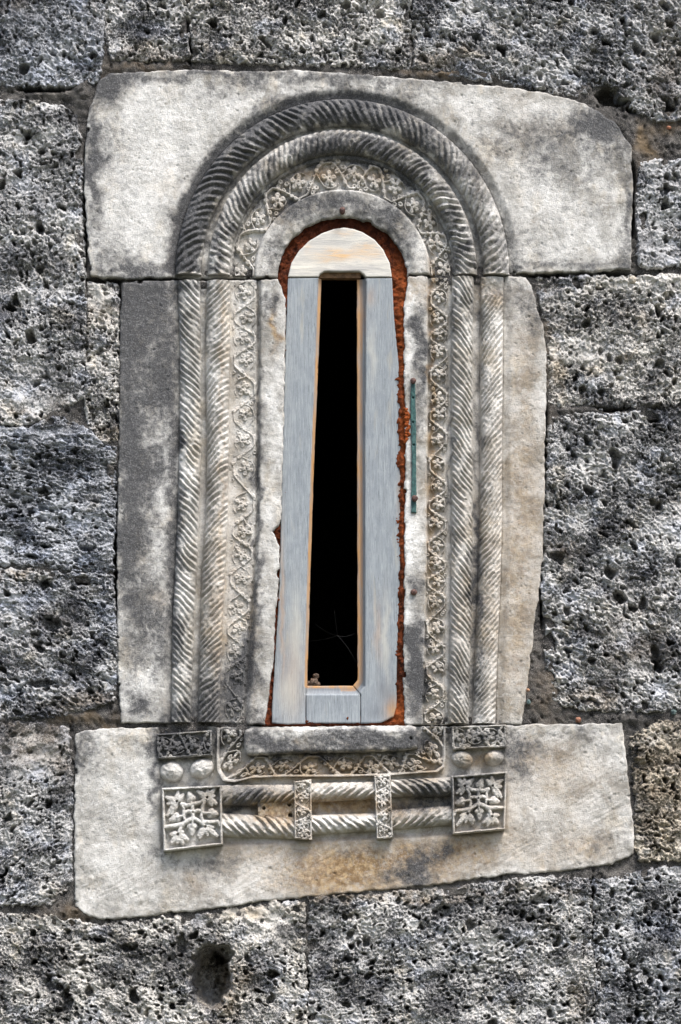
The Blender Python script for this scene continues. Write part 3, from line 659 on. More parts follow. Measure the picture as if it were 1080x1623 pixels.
r['label'] = 'inner rope of the arch, mid grey'
warp_grid('rope_moulding', jmap(LJ, 0, 1, 446, 1145), 699, 36, 1.05, rope_h(36, 20, 10.8, -0.95, 531, 3.8, -6), M_LIME, ljamb, lime_mask)
warp_grid('rope_moulding', jmap(LJ, 2, 3, 446, 1145), 699, 38, 1.05, rope_h(38, 21, 10.4, 0.95, 541, 3.8, -6), M_LIME, ljamb, lime_mask)
warp_grid('rope_moulding', jmap(RJ, 4, 5, 440, 1147), 707, 36, 1.05, rope_h(36, 22, 10.8, -1.25, 551, 4.0, -7), M_LIME, rjamb, lime_mask)
warp_grid('rope_moulding', jmap(RJ, 6, 7, 470, 1147), 677, 38, 1.05, rope_h(38, 22, 10.2, 1.35, 561, 3.8, -7), M_LIME, rjamb, lime_mask)
warp_grid('worn_moulding', jmap(RJ, 6, 7, 440, 474), 34, 38, 1.3, lambda s, v: -4 + 13 * np.sqrt(np.clip(1 - (2 * v / 38 - 1) ** 2, 0, 1)) ** 0.7 + 2.5 * fbm(s / 12, v / 12, 77, 3) + 1.0 * perlin(s / 4, v / 4, 2), M_LIME, rjamb, lime_mask)

# ---- relief canvas for scrolls and panels
class Canvas:
    def __init__(self, ul, vl, step, base):
        self.ul, self.vl = ul, vl
        self.nu = int(round(ul / step)) + 1; self.nv = int(round(vl / step)) + 1
        self.U, self.V = np.meshgrid(np.linspace(0, ul, self.nu), np.linspace(0, vl, self.nv), indexing='ij')
        self.bed = base + np.zeros(self.U.shape); self.h = self.bed.copy(); self.base = base
    def _win(self, u0, u1, v0, v1):
        du = self.ul / (self.nu - 1); dv = self.vl / (self.nv - 1)
        i0 = max(0, int(u0 / du)); i1 = min(self.nu, int(u1 / du) + 2); j0 = max(0, int(v0 / dv)); j1 = min(self.nv, int(v1 / dv) + 2)
        return slice(i0, max(i0, i1)), slice(j0, max(j0, j1))
    def stroke(self, pts, r0, r1=None, H=7.0):
        r1 = r0 if r1 is None else r1; n = len(pts) - 1
        for k in range(n):
            (ax, ay), (bx, by) = pts[k], pts[k + 1]
            ra = r0 + (r1 - r0) * k / n; rb = r0 + (r1 - r0) * (k + 1) / n; R = max(ra, rb) + 1
            w = self._win(min(ax, bx) - R, max(ax, bx) + R, min(ay, by) - R, max(ay, by) + R)
            U = self.U[w]; V = self.V[w]
            if U.size == 0: continue
            ex, ey = bx - ax, by - ay; t = np.clip(((U - ax) * ex + (V - ay) * ey) / (ex * ex + ey * ey + 1e-9), 0, 1)
            d = np.hypot(U - ax - t * ex, V - ay - t * ey) / (ra + (rb - ra) * t)
            q = self.base + H * np.clip(1 - d ** 4, -1, 1) ** 1 * np.where(d < 1, 1, 0)
            self.h[w] = np.maximum(self.h[w], np.where(d < 1, q, -99))
    def blob(self, x, y, rx, ry=None, ang=0.0, H=8.0, dish=0.25):
        ry = rx if ry is None else ry; R = max(rx, ry) + 1
        w = self._win(x - R, x + R, y - R, y + R); U = self.U[w] - x; V = self.V[w] - y
        if U.size == 0: return
        c, s = math.cos(ang), math.sin(ang)
        d = np.hypot((U * c + V * s) / rx, (-U * s + V * c) / ry)
        q = self.base + H * (np.sqrt(np.clip(1 - d ** 3, 0, 1)) - dish * np.exp(-(d / 0.4) ** 2))
        self.h[w] = np.maximum(self.h[w], np.where(d < 1, q, -99))
    def hole(self, x, y, r, dep=7.0):
        w = self._win(x - 2 * r, x + 2 * r, y - 2 * r, y + 2 * r)
        d = np.hypot(self.U[w] - x, self.V[w] - y) / r
        self.h[w] = self.h[w] - dep * (1 - sstep(0.6, 1.3, d))
    def leaf(self, x, y, ang, r, H, rng):
        """five lobed vine leaf with drilled eyes, pointing along ang"""
        for (da, ln, rr) in ((0, 1.0, .42), (1.15, .9, .40), (-1.15, .9, .40), (2.3, .8, .36), (-2.3, .8, .36)):
            a = ang + da + rng.uniform(-.18, .18); q = ln * r * rng.uniform(.8, 1.15) * 0.74
            for t, w in ((.5, .8), (.95, 1.12)):
                self.blob(x + q * t * math.cos(a), y + q * t * math.sin(a), r * rr * w * 1.05, r * rr * w * .9, a, H * (1.05 - .12 * t) * rng.uniform(.92, 1.05), 0.14)
            e = a + .58 * (1 if da >= 0 else -1)
            self.hole(x + r * .56 * math.cos(e), y + r * .56 * math.sin(e), 1.15, 7)
        self.blob(x, y, r * .34, r * .34, 0, H * 1.05, 0.5)

def vine(ul, vl, step, period, seed, base=-9.0, H=9.0, phase=0.0, mirror=1, stem=2.3, leafr=6.6, worn=0.0):
    c = Canvas(ul, vl, step, base); rng = np.random.RandomState(seed)
    mid = vl / 2; amp = vl / 2 - stem - 0.4
    jit = lambda s: s + 0.09 * period * math.sin(s / (period * .77) + seed) + 0.05 * period * math.sin(s / (period * .31) + seed * 2)
    wob = lambda s: mid + mirror * amp * max(-1, min(1, 1.12 * math.sin(2 * math.pi * jit(s) / period + phase)))
    pts = [(s, wob(s)) for s in np.arange(-4, ul + 5, 2.0)]
    for k in range(len(pts) - 1):
        rr = stem * (1 + 0.18 * math.sin(pts[k][0] / 9.0 + seed))
        c.stroke(pts[k:k + 2], rr, rr, H * 0.82)
    # crests
    ss = np.arange(-period, ul + period, 1.0); wv = np.array([mirror * math.sin(2 * math.pi * jit(q) / period + phase) for q in ss])
    cr = [(ss[i], 1 if wv[i] > 0 else -1) for i in range(1, len(ss) - 1) if (wv[i] - wv[i - 1]) * (wv[i + 1] - wv[i]) <= 0]
    for k, (s, sg) in enumerate(cr):
        # the stem swells into a half leaf where it crosses the band
        for q, wd in ((-.30, .34), (-.24, .46), (-.18, .50), (-.12, .40)):
            a_ = s + period * q; y_ = wob(a_)
            c.blob(a_ - sg * 0 + 1.5, y_ + sg * leafr * .28, leafr * wd, leafr * wd * .8, rng.uniform(0, 3), H * rng.uniform(.8, .95), .1)
        # shoot leaves the stem before the crest and curls back inside the cell
        cx, cy = s + rng.uniform(-3, 3), mid - sg * amp * rng.uniform(0.05, 0.30)
        R_ = leafr * rng.uniform(1.2, 1.4)
        p = [(s - period * .24, wob(s - period * .24))]
        for q in np.linspace(0, 1, 6):
            a = math.pi * (1.05 + 0.75 * q)
            p.append((cx + R_ * math.cos(a), cy + sg * R_ * .8 * math.sin(a)))
        c.stroke(p, stem * 0.85, stem * 0.6, H * 0.8)
        la = math.atan2(sg * rng.uniform(.2, 1.0), rng.uniform(-1.2, 0.8))
        c.leaf(cx - 1, cy, la, leafr * rng.uniform(1.0, 1.2), H, rng)
        # trefoil hugging the far edge between two crests
        ox = s + period * rng.uniform(.18, .26); oy = mid + sg * amp * rng.uniform(0.60, 0.80)
        lr = leafr * rng.uniform(.62, .8)
        for a, e in ((0.2, 1.1), (1.8, .95), (-1.6, .95), (3.1, .7)):
            c.blob(ox + lr * .85 * math.cos(a), oy + lr * .8 * math.sin(a), lr * .62 * e, lr * .55, a, H * rng.uniform(.8, 1.0), .35)
        c.hole(ox + .5, oy, 1.3, 6)
        # ball and spur on the outside of the bend
        if rng.rand() > .3:
            qx = s + period * rng.uniform(-.08, .08); qy = mid - sg * amp * .98
            c.blob(s - period * .36, mid - sg * amp * .80, leafr * .42, leafr * .36, rng.uniform(0, 3), H * .85, .4)
    s = c.U; v = c.V
    c.h += 0.9 * fbm(s / 5, v / 5, seed, 3) + 1.4 * fbm(s / 22, v / 22, seed + 2, 2)
    if worn > 0:
        w = np.clip(worn * (0.6 + 1.0 * fbm(s / 30, v / 30, seed + 5, 2)), 0, 1)
        c.h = c.h * (1 - w * .5) + (c.bed + H * .5) * w * .5
    return c
def canvas_mesh(name, c, mapf, mat, parent, maskfun=lime_mask, back=-30):
    px, py = mapf(c.U / c.ul, c.V / c.vl)
    return grid_mesh(name, px, py, c.h, None, mat, parent, maskfun(px, py) if maskfun else None, back)

c = vine(470, 40, 0.95, 76, 7, base=-18.0, H=19, phase=0.4, stem=2.2, leafr=11.2)
canvas_mesh('vine_scroll', c, amap((175, 181), (139, 133)), M_LIME, arch, vine_mask)
c = vine(698, 37, 0.95, 84, 11, base=-17, H=20, phase=1.0, stem=2.6, leafr=12.0, worn=0.15)
canvas_mesh('vine_scroll', c, jmap(LJ, 4, 5, 446, 1145), M_LIME, ljamb, vine_mask)
c = vine(704, 30, 0.95, 66, 23, base=-16.0, H=18, phase=2.2, stem=2.0, leafr=9.6)
canvas_mesh('vine_scroll', c, jmap(RJ, 2, 3, 440, 1146), M_LIME, rjamb, vine_mask)

# ---- sill stone with everything carved on it
def sill_h(x, y, s):
    h = 2.0 + 1.4 * fbm(x / 120, y / 120, 601, 2)
    # sunk ground behind the carving
    q = poly_sd([(250, 1150), (800, 1147), (803, 1322), (715, 1325), (350, 1340), (255, 1350)], x, y)
    h = h - 8 * sstep(-4, 8, q) - 8 * sstep(0, 10, poly_sd([(345, 1246), (715, 1238), (715, 1310), (345, 1326)], x, y))
    # slanting tool marks
    t = x * 0.55 + y
    tool = np.abs(perlin(x / 46, t / 7.5, 603)) * (0.5 + 0.8 * fbm(x / 90, y / 60, 604, 2))
    h = h - 1.4 * np.clip(tool, 0, 1.2) * sstep(10, -20, q)
    h = h + sstep(60, 0, s) * 1.0 * fbm(x / 20, y / 20, 605, 2)
    return h + stone_grain(x, y, 610)
sill_poly = [(120, 1164), (150, 1155), (247, 1152), (420, 1152), (560, 1153), (700, 1151), (805, 1149), (900, 1147), (985, 1146), (992, 1200), (1000, 1270), (1007, 1330), (1004, 1354), (970, 1370), (900, 1380), (800, 1387), (700, 1401), (600, 1410), (520, 1419), (420, 1428), (340, 1440), (240, 1452), (165, 1458), (140, 1452), (119, 1436), (118, 1300)]
sill = relief('sill_stone', sill_poly, 1.7, sill_h, M_LIME, sur, lime_mask, rough=2.0, rlen=20, rnd=2.2, drop=2.6, seed=29, back=-60)
sill['label'] = 'long pale bottom stone with ochre streaks below the carving'

def quad(p0, p1, p2, p3):
    """p0 start/low v, p1 end/low v, p2 end/high v, p3 start/high v"""
    def f(u, v):
        x = (p0[0] * (1 - u) + p1[0] * u) * (1 - v) + (p3[0] * (1 - u) + p2[0] * u) * v
        y = (p0[1] * (1 - u) + p1[1] * u) * (1 - v) + (p3[1] * (1 - u) + p2[1] * u) * v
        return x, y
    return f
# ropes of the sill, upper and lower, each split by the two straps
for (x0, x1, ya, yb, yc, yd, sl, sd_) in ((352, 468, 1243, 1277, 1243, 1276, -0.9, 1), (494, 596, 1240, 1272, 1238, 1266, -0.9, 2), (620, 716, 1235, 1264, 1231, 1262, 0.9, 3),
                                         (352, 468, 1288, 1327, 1294, 1331, 0.9, 4), (494, 596, 1291, 1324, 1288, 1318, 0.9, 5), (620, 716, 1283, 1316, 1276, 1308, -0.9, 6)):
    wd = 36
    warp_grid('sill_rope', quad((x0, ya), (x1, yc), (x1, yd), (x0, yb)), x1 - x0, wd, 0.95,
              (lambda F: (lambda s, v: F(s, v)))(rope_h(wd, 25, 13.5, -sl * 1.15, 700 + sd_, 5.2, -9)), M_LIME, sill, lime_mask)
# mortar patch with four drilled holes, between the ropes on the left
pc = Canvas(56, 26, 1.0, 7.0)
pc.h += 1.6 * fbm(pc.U / 8, pc.V / 8, 720, 3) - 3.0 * sstep(.9, 1.25, np.maximum(np.abs(pc.U / 28 - 1), np.abs(pc.V / 13 - 1) * 1.05))
for (hx, hy) in ((9, 8), (12, 21), (49, 4.5), (50, 19)):
    pc.hole(hx, hy, 3.0 if hx > 20 else 2.1, 16)
p = canvas_mesh('mortar_patch', pc, quad((409, 1273), (466, 1268), (467, 1302), (410, 1302)), M_LIME, sill)
p['label'] = 'orange brown patch with four small drilled holes'

# ---- framed panels
def frame(c, w, H):
    d = np.minimum.reduce([c.U, c.V, c.ul - c.U, c.vl - c.V])
    c.h = np.maximum(c.h, c.base + H * sstep(w, w - 1.8, d + 0.6 * perlin(c.U / 9, c.V / 9, 3)) - 4 * sstep(1.6, 0, d))
def boss(seed, mir):
    k = 98 / 800.0            # sketch coordinates 130..930 x 150..990
    c = Canvas(98, 98, 0.85, 9.0); rng = np.random.RandomState(seed)
    X = lambda x: ((x - 130) * k) if not mir else 98 - (x - 130) * k
    Y = lambda y: (y - 160) * 98 / 840.0
    P = lambda *a: [(X(x), Y(y)) for x, y in a]
    H = 12.5
    st = lambda pts, r0, r1=None: c.stroke(P(*pts), r0, r1, H)
    def lf(x0, y0, x1, y1, w):   # pointed lobe
        n = 6
        for i in range(n):
            t = (i + .5) / n
            c.blob(X(x0 + (x1 - x0) * t), Y(y0 + (y1 - y0) * t), w * (1.3 - 1.3 * abs(t - .45)), None, 0, H * (1 - .15 * t), 0.1)
    # eight rayed knot of stems in the middle
    for pts, a_, b_ in (([(395, 395), (420, 450), (415, 510), (425, 590)], 2.2, 1.8), ([(425, 510), (480, 490), (540, 512), (600, 490), (665, 500)], 2.6, 2.4), ([(395, 395), (460, 415), (540, 400), (640, 385), (720, 330)], 2.9, 2.4),
                        ([(700, 370), (670, 440), (665, 500), (650, 580), (665, 650)], 2.4, 2.2), ([(540, 400), (535, 455), (540, 512), (538, 600)], 2.4, 2.8), ([(540, 590), (470, 620), (400, 655), (365, 720), (340, 790)], 3.2, 2.6), ([(540, 590), (600, 625), (650, 655), (700, 720)], 2.8, 2.4),
                        ([(520, 400), (520, 330)], 1.8, 1.6), ([(425, 545), (330, 560)], 2.0, 1.6), ([(660, 530), (780, 540)], 2.0, 1.6), ([(540, 610), (520, 700)], 2.0, 1.6), ([(400, 665), (300, 670), (170, 680)], 3.4, 2.4), ([(650, 655), (760, 665), (870, 665), (895, 725)], 3.2, 1.8)):
        st(pts, a_ * 1.65, b_ * 1.6)
    # corner leaves
    for (cx, cy, tips) in ((330, 350, ((180, 280), (350, 215), (420, 260), (200, 375), (250, 520), (190, 540))),
                           (735, 320, ((600, 220), (650, 300), (745, 215), (850, 190), (830, 300), (860, 420), (800, 440))),
                           (330, 790, ((230, 780), (240, 900), (320, 900), (470, 880), (400, 920), (400, 760))),
                           (700, 720, ((620, 880), (600, 840), (730, 850), (870, 880), (810, 740)))):
        for (tx, ty) in tips:
            lf(cx, cy, tx, ty, 5.0)
        c.hole(X(cx), Y(cy), 1.9, 9)
    # trefoils between them
    for (cx, cy, tips) in ((520, 330, ((490, 240), (490, 350), (560, 310))), (330, 560, ((230, 590), (300, 520), (350, 590))), (780, 540, ((870, 560), (790, 490), (760, 580))), (520, 700, ((470, 700), (520, 820), (580, 700)))):
        for (tx, ty) in tips:
            lf(cx, cy, tx, ty, 5.2)
    c.hole(X(540), Y(512), 1.5, 6)
    frame(c, 5.0, 13.0)
    c.h += 0.7 * fbm(c.U / 5, c.V / 5, seed, 3) + 0.8 * fbm(c.U / 30, c.V / 30, seed + 1, 2)
    return c
canvas_mesh('boss_panel', boss(5, False), quad((257, 1250), (352, 1246), (354, 1340), (260, 1351)), M_LIME, sill)['label'] = 'large square panel of carved leaves at the left end'
canvas_mesh('boss_panel', boss(9, True), quad((715, 1231), (803, 1224), (800, 1316), (717, 1324)), M_LIME, sill)['label'] = 'square panel of carved leaves at the right end'

def small_panel(w, h, seed, period):
    c = vine(w, h, 0.85, period, seed, base=4.0, H=9.5, phase=0.6, stem=2.0, leafr=10, worn=0.2)
    frame(c, 4.0, 8.0)
    return c
canvas_mesh('impost_panel', small_panel(90, 40, 31, 56), quad((249, 1164), (336, 1158), (337, 1198), (251, 1204)), M_LIME, sill)['label'] = 'small blackened panel of curled leaves, upper left'
canvas_mesh('impost_panel', small_panel(88, 37, 35, 50), quad((716, 1152), (802, 1149), (802, 1185), (717, 1189)), M_LIME, sill)['label'] = 'small grey panel of curled leaves, upper right'
for (q_, sd_) in ((quad((466, 1240), (467, 1330), (495, 1332), (494, 1236)), 41), (quad((593, 1231), (597, 1331), (623, 1329), (619, 1229)), 43)):
    c = vine(98, 29, 0.8, 40, sd_, base=14.0, H=7.5, stem=1.6, leafr=7.4)
    frame(c, 4.0, 6.0)
    canvas_mesh('strap_panel', c, q_, M_LIME, sill)

# pellets
def pellet(cx, cy, rx, ry, ang, seed):
    n = 30
    U, V = np.meshgrid(np.linspace(0, 1, 22), np.linspace(0, 2 * math.pi, 45), indexing='ij')
    a = U * math.pi / 2
    bx = np.sin(a) * np.cos(V) * rx; by = np.sin(a) * np.sin(V) * ry
    px = cx + bx * math.cos(ang) - by * math.sin(ang); py = cy + bx * math.sin(ang) + by * math.cos(ang)
    h = -6 + 19 * np.cos(a) ** 0.8 + 1.6 * fbm(px / 7, py / 7, seed, 3) - 2 * pits(px, py, 9, 1, 2.2, .4, seed)
    grid_mesh('pellet', px, py, h, None, M_LIME, sill, lime_mask(px, py), -12)
pellet(272, 1223, 19, 17, 0, 1); pellet(320, 1218, 20, 15.5, -0.35, 2); pellet(733, 1203, 18, 14, 0.2, 3); pellet(783, 1201, 16.5, 12.5, -0.15, 4)

# vine scroll that runs down, along and up around the ledge
def pathmap(outer, inner):
    o = np.array(outer, float); i = np.array(inner, float)
    mid = (o + i) / 2; L = np.concatenate([[0], np.cumsum(np.hypot(*np.diff(mid, axis=0).T))]); T = L / L[-1]
    return (lambda u, v: (np.interp(u, T, o[:, 0]) * (1 - v) + np.interp(u, T, i[:, 0]) * v, np.interp(u, T, o[:, 1]) * (1 - v) + np.interp(u, T, i[:, 1]) * v)), L[-1]
mp, ln = pathmap([(345, 1156), (344, 1200), (345, 1222), (354, 1238), (372, 1240), (400, 1233), (450, 1231), (540, 1231), (620, 1229), (670, 1225), (693, 1224), (704, 1216), (706, 1200), (706, 1152)],
                 [(384, 1156), (386, 1176), (386, 1188), (388, 1196), (394, 1198), (410, 1198), (460, 1197), (540, 1196), (610, 1195), (650, 1193), (660, 1193), (667, 1188), (668, 1180), (669, 1152)])
c = vine(ln, 38, 0.95, 84, 51, base=-13, H=21, phase=0.2, stem=2.5, leafr=11.5)
c.h = np.maximum(c.h, -8 + 15 * sstep(4.5, 2.5, c.V))
canvas_mesh('vine_scroll', c, mp, M_LIME, sill)
# ledge just under the wooden frame
lg = relief('sill_ledge', [(389, 1158), (400, 1153), (520, 1152), (650, 1150), (660, 1153), (664, 1170), (662, 1187), (640, 1190), (560, 1193), (480, 1194), (410, 1198), (392, 1198), (387, 1180)], 1.4,
       lambda x, y, s: 17 + 1.2 * fbm(x / 25, y / 25, 811, 3) + 0.8 * fbm(x / 6, y / 6, 812, 2) - 5 * sstep(1160, 1150, y) - 9 * pits(x, y, 60, 2.0, 3.4, 0.5, 815), M_LIME, sill, lime_mask, rough=1.0, rlen=12, rnd=6, drop=7, seed=61, back=-20)
lg['label'] = 'plain projecting ledge blotched black, white and yellow'

ARCH_P, LJ_P, RJ_P, SILL_P = arch_poly, lj_poly, rj_poly, sill_poly
MB()
# ------------------------------------------------------------------ red filler
fil = relief('frame_filler', [(436, 425), (446, 400), (462, 372), (490, 350), (520, 340), (560, 340), (595, 350), (622, 372), (640, 400), (652, 436), (650, 452), (648, 480), (647, 600), (651, 650), (652, 700), (649, 760), (649, 850), (646, 1000), (645, 1100), (647, 1150), (415, 1150), (420, 1100), (430, 1000), (436, 860), (430, 842), (440, 820), (447, 600), (450, 480), (440, 450)], 1.6,
       lambda x, y, s: -13 + 8.0 * sstep(625, 640, x) * sstep(420, 470, y) - 2.0 * sstep(420, 380, y) + 3.6 * fbm(x / 16, y / 16, 901, 3) + 2.2 * fbm(x / 5, y / 5, 902, 2) - 4 * pits(x, y, 12, 1.6, 3.2, 0.45, 905), M_FILL, None,
       lambda x, y: (blobs(x, y, [(545, 345, 110, 50, .8), (440, 440, 12, 40, .5), (432, 1000, 14, 200, .5), (560, 1148, 120, 4, .7)], 9, 4), blobs(x, y, [(640, 480, 14, 80, .7), (645, 690, 10, 60, .9), (640, 1130, 16, 24, 1.0), (642, 850, 10, 60, .4), (640, 560, 12, 40, .6)], 12, 6), 0 * x),
       rough=0.8, rlen=10, rnd=3, seed=71, back=-50, hole=[(464, 430), (480, 400), (510, 378), (545, 369), (580, 378), (600, 398), (613, 430), (626, 660), (626, 860), (620, 1134), (440, 1134), (455, 840), (462, 560)])
fil['label'] = 'rusty red filler packed between the wooden frame and the stone'; fil['category'] = 'filler'
# crumbs of filler that spilled over the edge of the right jamb
cr = relief('filler_smear', [(641, 648), (648, 646), (651, 660), (650, 690), (648, 700), (642, 702)], 1.0, lambda x, y, s: 2.0 + 2.4 * fbm(x / 5, y / 5, 911, 3), M_FILL, None,
       lambda x, y: (0 * x, 0 * x + 0.8, 0 * x), rough=2.5, rlen=7, rnd=2.0, seed=73, back=-4)
cr['label'] = 'small rusty smear of filler on the stone beside the green strip'; cr['category'] = 'filler'
# ------------------------------------------------------------------ wooden frame
wf = thing('wooden_frame', 'weathered blue grey wooden frame with a narrow open slot', 'window frame', W(534, 1146, -14))
SLOT = [(509.5, 436), (566, 436), (566.5, 700), (567, 1076), (560, 1085), (487, 1085), (492, 900), (499, 700), (505, 560)]
CHAM = [(503, 445), (506, 434), (514, 428), (570, 428), (579, 434), (581, 446), (579, 700), (579, 1086), (568, 1100), (483, 1100), (482, 1085), (487, 900), (495, 700), (499, 560)]
def wood_h(x, y, s):
    c = poly_sd(CHAM, x, y)                 # positive inside the moulded edge
    h = -9.0 + 0.4 * perlin(x / 30, y / 120, 921) - 11.0 * np.sqrt(np.clip(1 - (1 - np.clip(c / 10.0, 0, 1)) ** 2, 0, 1)) * (c > 0)
    return h
def wood_mask(x, y):
    c = poly_sd(SLOT, x, y)
    wd = np.where(x > 540, 8.0, 3.5)
    edge = sstep(-wd - 1.5, -wd, c) * np.clip(0.85 + 0.5 * fbm(x / 10, y / 60, 930, 2), 0, 1)
    cham = poly_sd(CHAM, x, y)
    right = sstep(6, 1, np.abs(x - 571)) * sstep(1040, 900, y) * 0.0
    wm = np.maximum(edge, blobs(x, y, [(590, 470, 6, 14, .25), (574, 485, 5, 30, .9), (622, 1125, 10, 16, .9), (636, 790, 5, 40, .4), (600, 1000, 5, 40, .3), (465, 1070, 16, 60, .25), (448, 960, 3, 100, .4)], 33, 3))
    dk = sstep(1.0, 2.5, cham) * sstep(-3.0, -6.0, c) * 0.45  # shade of the moulded edge, put into the wood colour
    dk = np.maximum(dk, blobs(x, y, [(612, 1095, 16, 22, .55), (600, 1130, 18, 12, .35), (436, 1140, 4, 4, .7)], 35, 6))
    return dk, np.clip(wm, 0, 1), blobs(x, y, [(470, 1000, 10, 60, .35), (458, 1100, 14, 30, .3), (612, 1010, 5, 60, .4), (590, 560, 6, 40, .3)], 36, 5)
def wpart(name, poly, mat, mask, seed, grain=None):
    return relief(name, poly, 1.25, wood_h if grain is None else grain, mat, wf, mask, rough=0.35, rlen=40, rnd=1.6, seed=seed, back=-38)
wpart('frame_stile', [(456.5, 438.6), (509.5, 438.6), (505, 560), (499, 700), (492, 900), (487, 1085), (484.3, 1100), (484.3, 1146), (455, 1147), (431, 1145), (431, 1125), (436, 1040), (443, 930), (445, 840), (448, 700), (452, 560), (454, 500)], M_WOOD, wood_mask, 81)
wpart('frame_stile', [(566, 438.6), (621.5, 438.6), (625, 500), (633, 580), (636, 660), (636, 860), (633, 960), (630, 1040), (629, 1120), (624, 1135), (605, 1144), (572.3, 1146), (572.3, 1100), (560, 1085), (567, 1076), (566.5, 700)], M_WOOD, wood_mask, 83)
def rail_h(x, y, s): return wood_h(x, y, s) - 0.8
wpart('frame_rail', [(485.3, 1100), (487, 1085), (560, 1085), (571.4, 1099), (571.4, 1145.5), (485.3, 1145)], M_WOOD, wood_mask, 85, rail_h)
hd = [(621.5, 437.4), (618, 415), (608, 394), (594, 378), (575, 366), (560, 361), (545, 359), (530, 361), (510, 368), (490, 380), (474, 396), (462, 415), (456.5, 437.4), (505, 437.4), (507, 433), (514, 428.5), (570, 428.5), (577, 433), (580, 437.4)]
def head_h(x, y, s): return -7.5 + 0.5 * perlin(x / 60, y / 20, 923) - 3.0 * sstep(6, 0, poly_sd([(500, 425), (585, 425), (585, 450), (500, 450)], x, y) * -1) * 0
wpart('frame_head', hd, M_HEAD, lambda x, y: (blobs(x, y, [(545, 428, 40, 2.5, .5)], 41, 2), blobs(x, y, [(545, 400, 34, 8, .85), (525, 408, 20, 4, .7), (575, 392, 16, 5, .6), (545, 365, 18, 4, .5), (595, 398, 12, 6, .35), (490, 390, 6, 6, .3)], 42, 6), blobs(x, y, [(490, 420, 30, 14, .3)], 43, 5)), 87, head_h)['label'] = 'pale round topped head board with orange scuffs'  # dark strip on the lower edge paints the chamfer's shading
# upper inner reveal of the head, behind its lower edge
def box(name, x0, x1, y0, y1, h0, h1, mat, parent):
    P = [W(x, y, h) for x in (x0, x1) for y in (y0, y1) for h in (h0, h1)]
    rl = root_loc(parent); P = [tuple(np.array(p) - rl) for p in P]
    F = [(0, 1, 3, 2), (4, 6, 7, 5), (0, 4, 5, 1), (2, 3, 7, 6), (0, 2, 6, 4), (1, 5, 7, 3)]
    me = bpy.data.meshes.new(name); me.from_pydata(P, [], F); me.update(); me.materials.append(mat)
    o = bpy.data.objects.new(name, me); COL.objects.link(o)
    if parent: o.parent = parent
    return o
M_RAW = mat_simple('raw_brown_wood', (0.10, 0.06, 0.035), (0.22, 0.13, 0.07), 90)
bpy_b = box('head_reveal', 505, 572, 420, 437, -17, -36, M_RAW, wf)

# ------------------------------------------------------------------ metal strip, nails
def uv_blob(name, cx, cy, h, rx, ry, rz, mat, parent, seed, lump=0.12, n=12):
    U, V = np.meshgrid(np.linspace(0, math.pi, n), np.linspace(0, 2 * math.pi, 2 * n, endpoint=False), indexing='ij')
    k = 1 + lump * perlin(U * 1.6 + seed, np.sin(V) * 1.5 + seed, seed) + lump * .6 * perlin(np.cos(V) * 3 + 5, U * 3, seed + 2)
    X = cx + rx * k * np.sin(U) * np.cos(V); Y = cy + ry * k * np.sin(U) * np.sin(V); Z = h + rz * k * np.cos(U)
    nr, nc = U.shape
    P = np.stack([(X - CX) * S, -Z * S, (CY - Y) * S], -1).reshape(-1, 3) - root_loc(parent)
    F = [(i * nc + j, i * nc + (j + 1) % nc, (i + 1) * nc + (j + 1) % nc, (i + 1) * nc + j) for i in range(nr - 1) for j in range(nc)]
    me = bpy.data.meshes.new(name); me.from_pydata([tuple(p) for p in P], [], F); me.update()
    me.polygons.foreach_set('use_smooth', np.ones(len(F), bool)); me.materials.append(mat)
    o = bpy.data.objects.new(name, me); COL.objects.link(o)
    if parent: o.parent = parent
    return o
ms = thing('metal_strip', 'narrow green corroded metal strip nailed to the right side of the stone', 'metal strip', W(655, 812, 3))
relief('strip', [(652, 600), (658, 600), (659, 640), (660, 700), (660, 750), (660.5, 790), (660, 813), (652, 813), (652, 780), (653, 735), (652, 690), (651, 640)], 0.9,
       lambda x, y, s: 5.2 + 0.7 * perlin(x / 9, y / 22, 951) - 4 * (1 - sstep(.6, 1.3, np.hypot(x - 655, y - 631) / 1.7)) - 4 * (1 - sstep(.6, 1.3, np.hypot(x - 655, y - 670) / 1.5)) - 4 * (1 - sstep(.6, 1.3, np.hypot(x - 656, y - 706) / 1.5)),
       M_GREEN, ms, None, rough=0.6, rlen=10, rnd=1.2, seed=91, back=1.5)
uv_blob('nail', 655, 605, 8, 4.6, 4.8, 3.2, M_NAIL, ms, 3)
uv_blob('nail', 657.5, 791, 8, 5.0, 5.0, 3.4, M_NAIL, ms, 5)
nl = uv_blob('nail', 656, 939, 5, 5.5, 5.0, 4.5, M_NAIL, None, 7); nl['label'] = 'rusty nail head in the stone well below the green strip'; nl['category'] = 'nail'
nl = uv_blob('nail', 543, 335, 4, 4.5, 6.5, 6, M_NAIL, None, 9); nl['label'] = 'dark iron nail sticking out above the top of the wooden frame'; nl['category'] = 'nail'

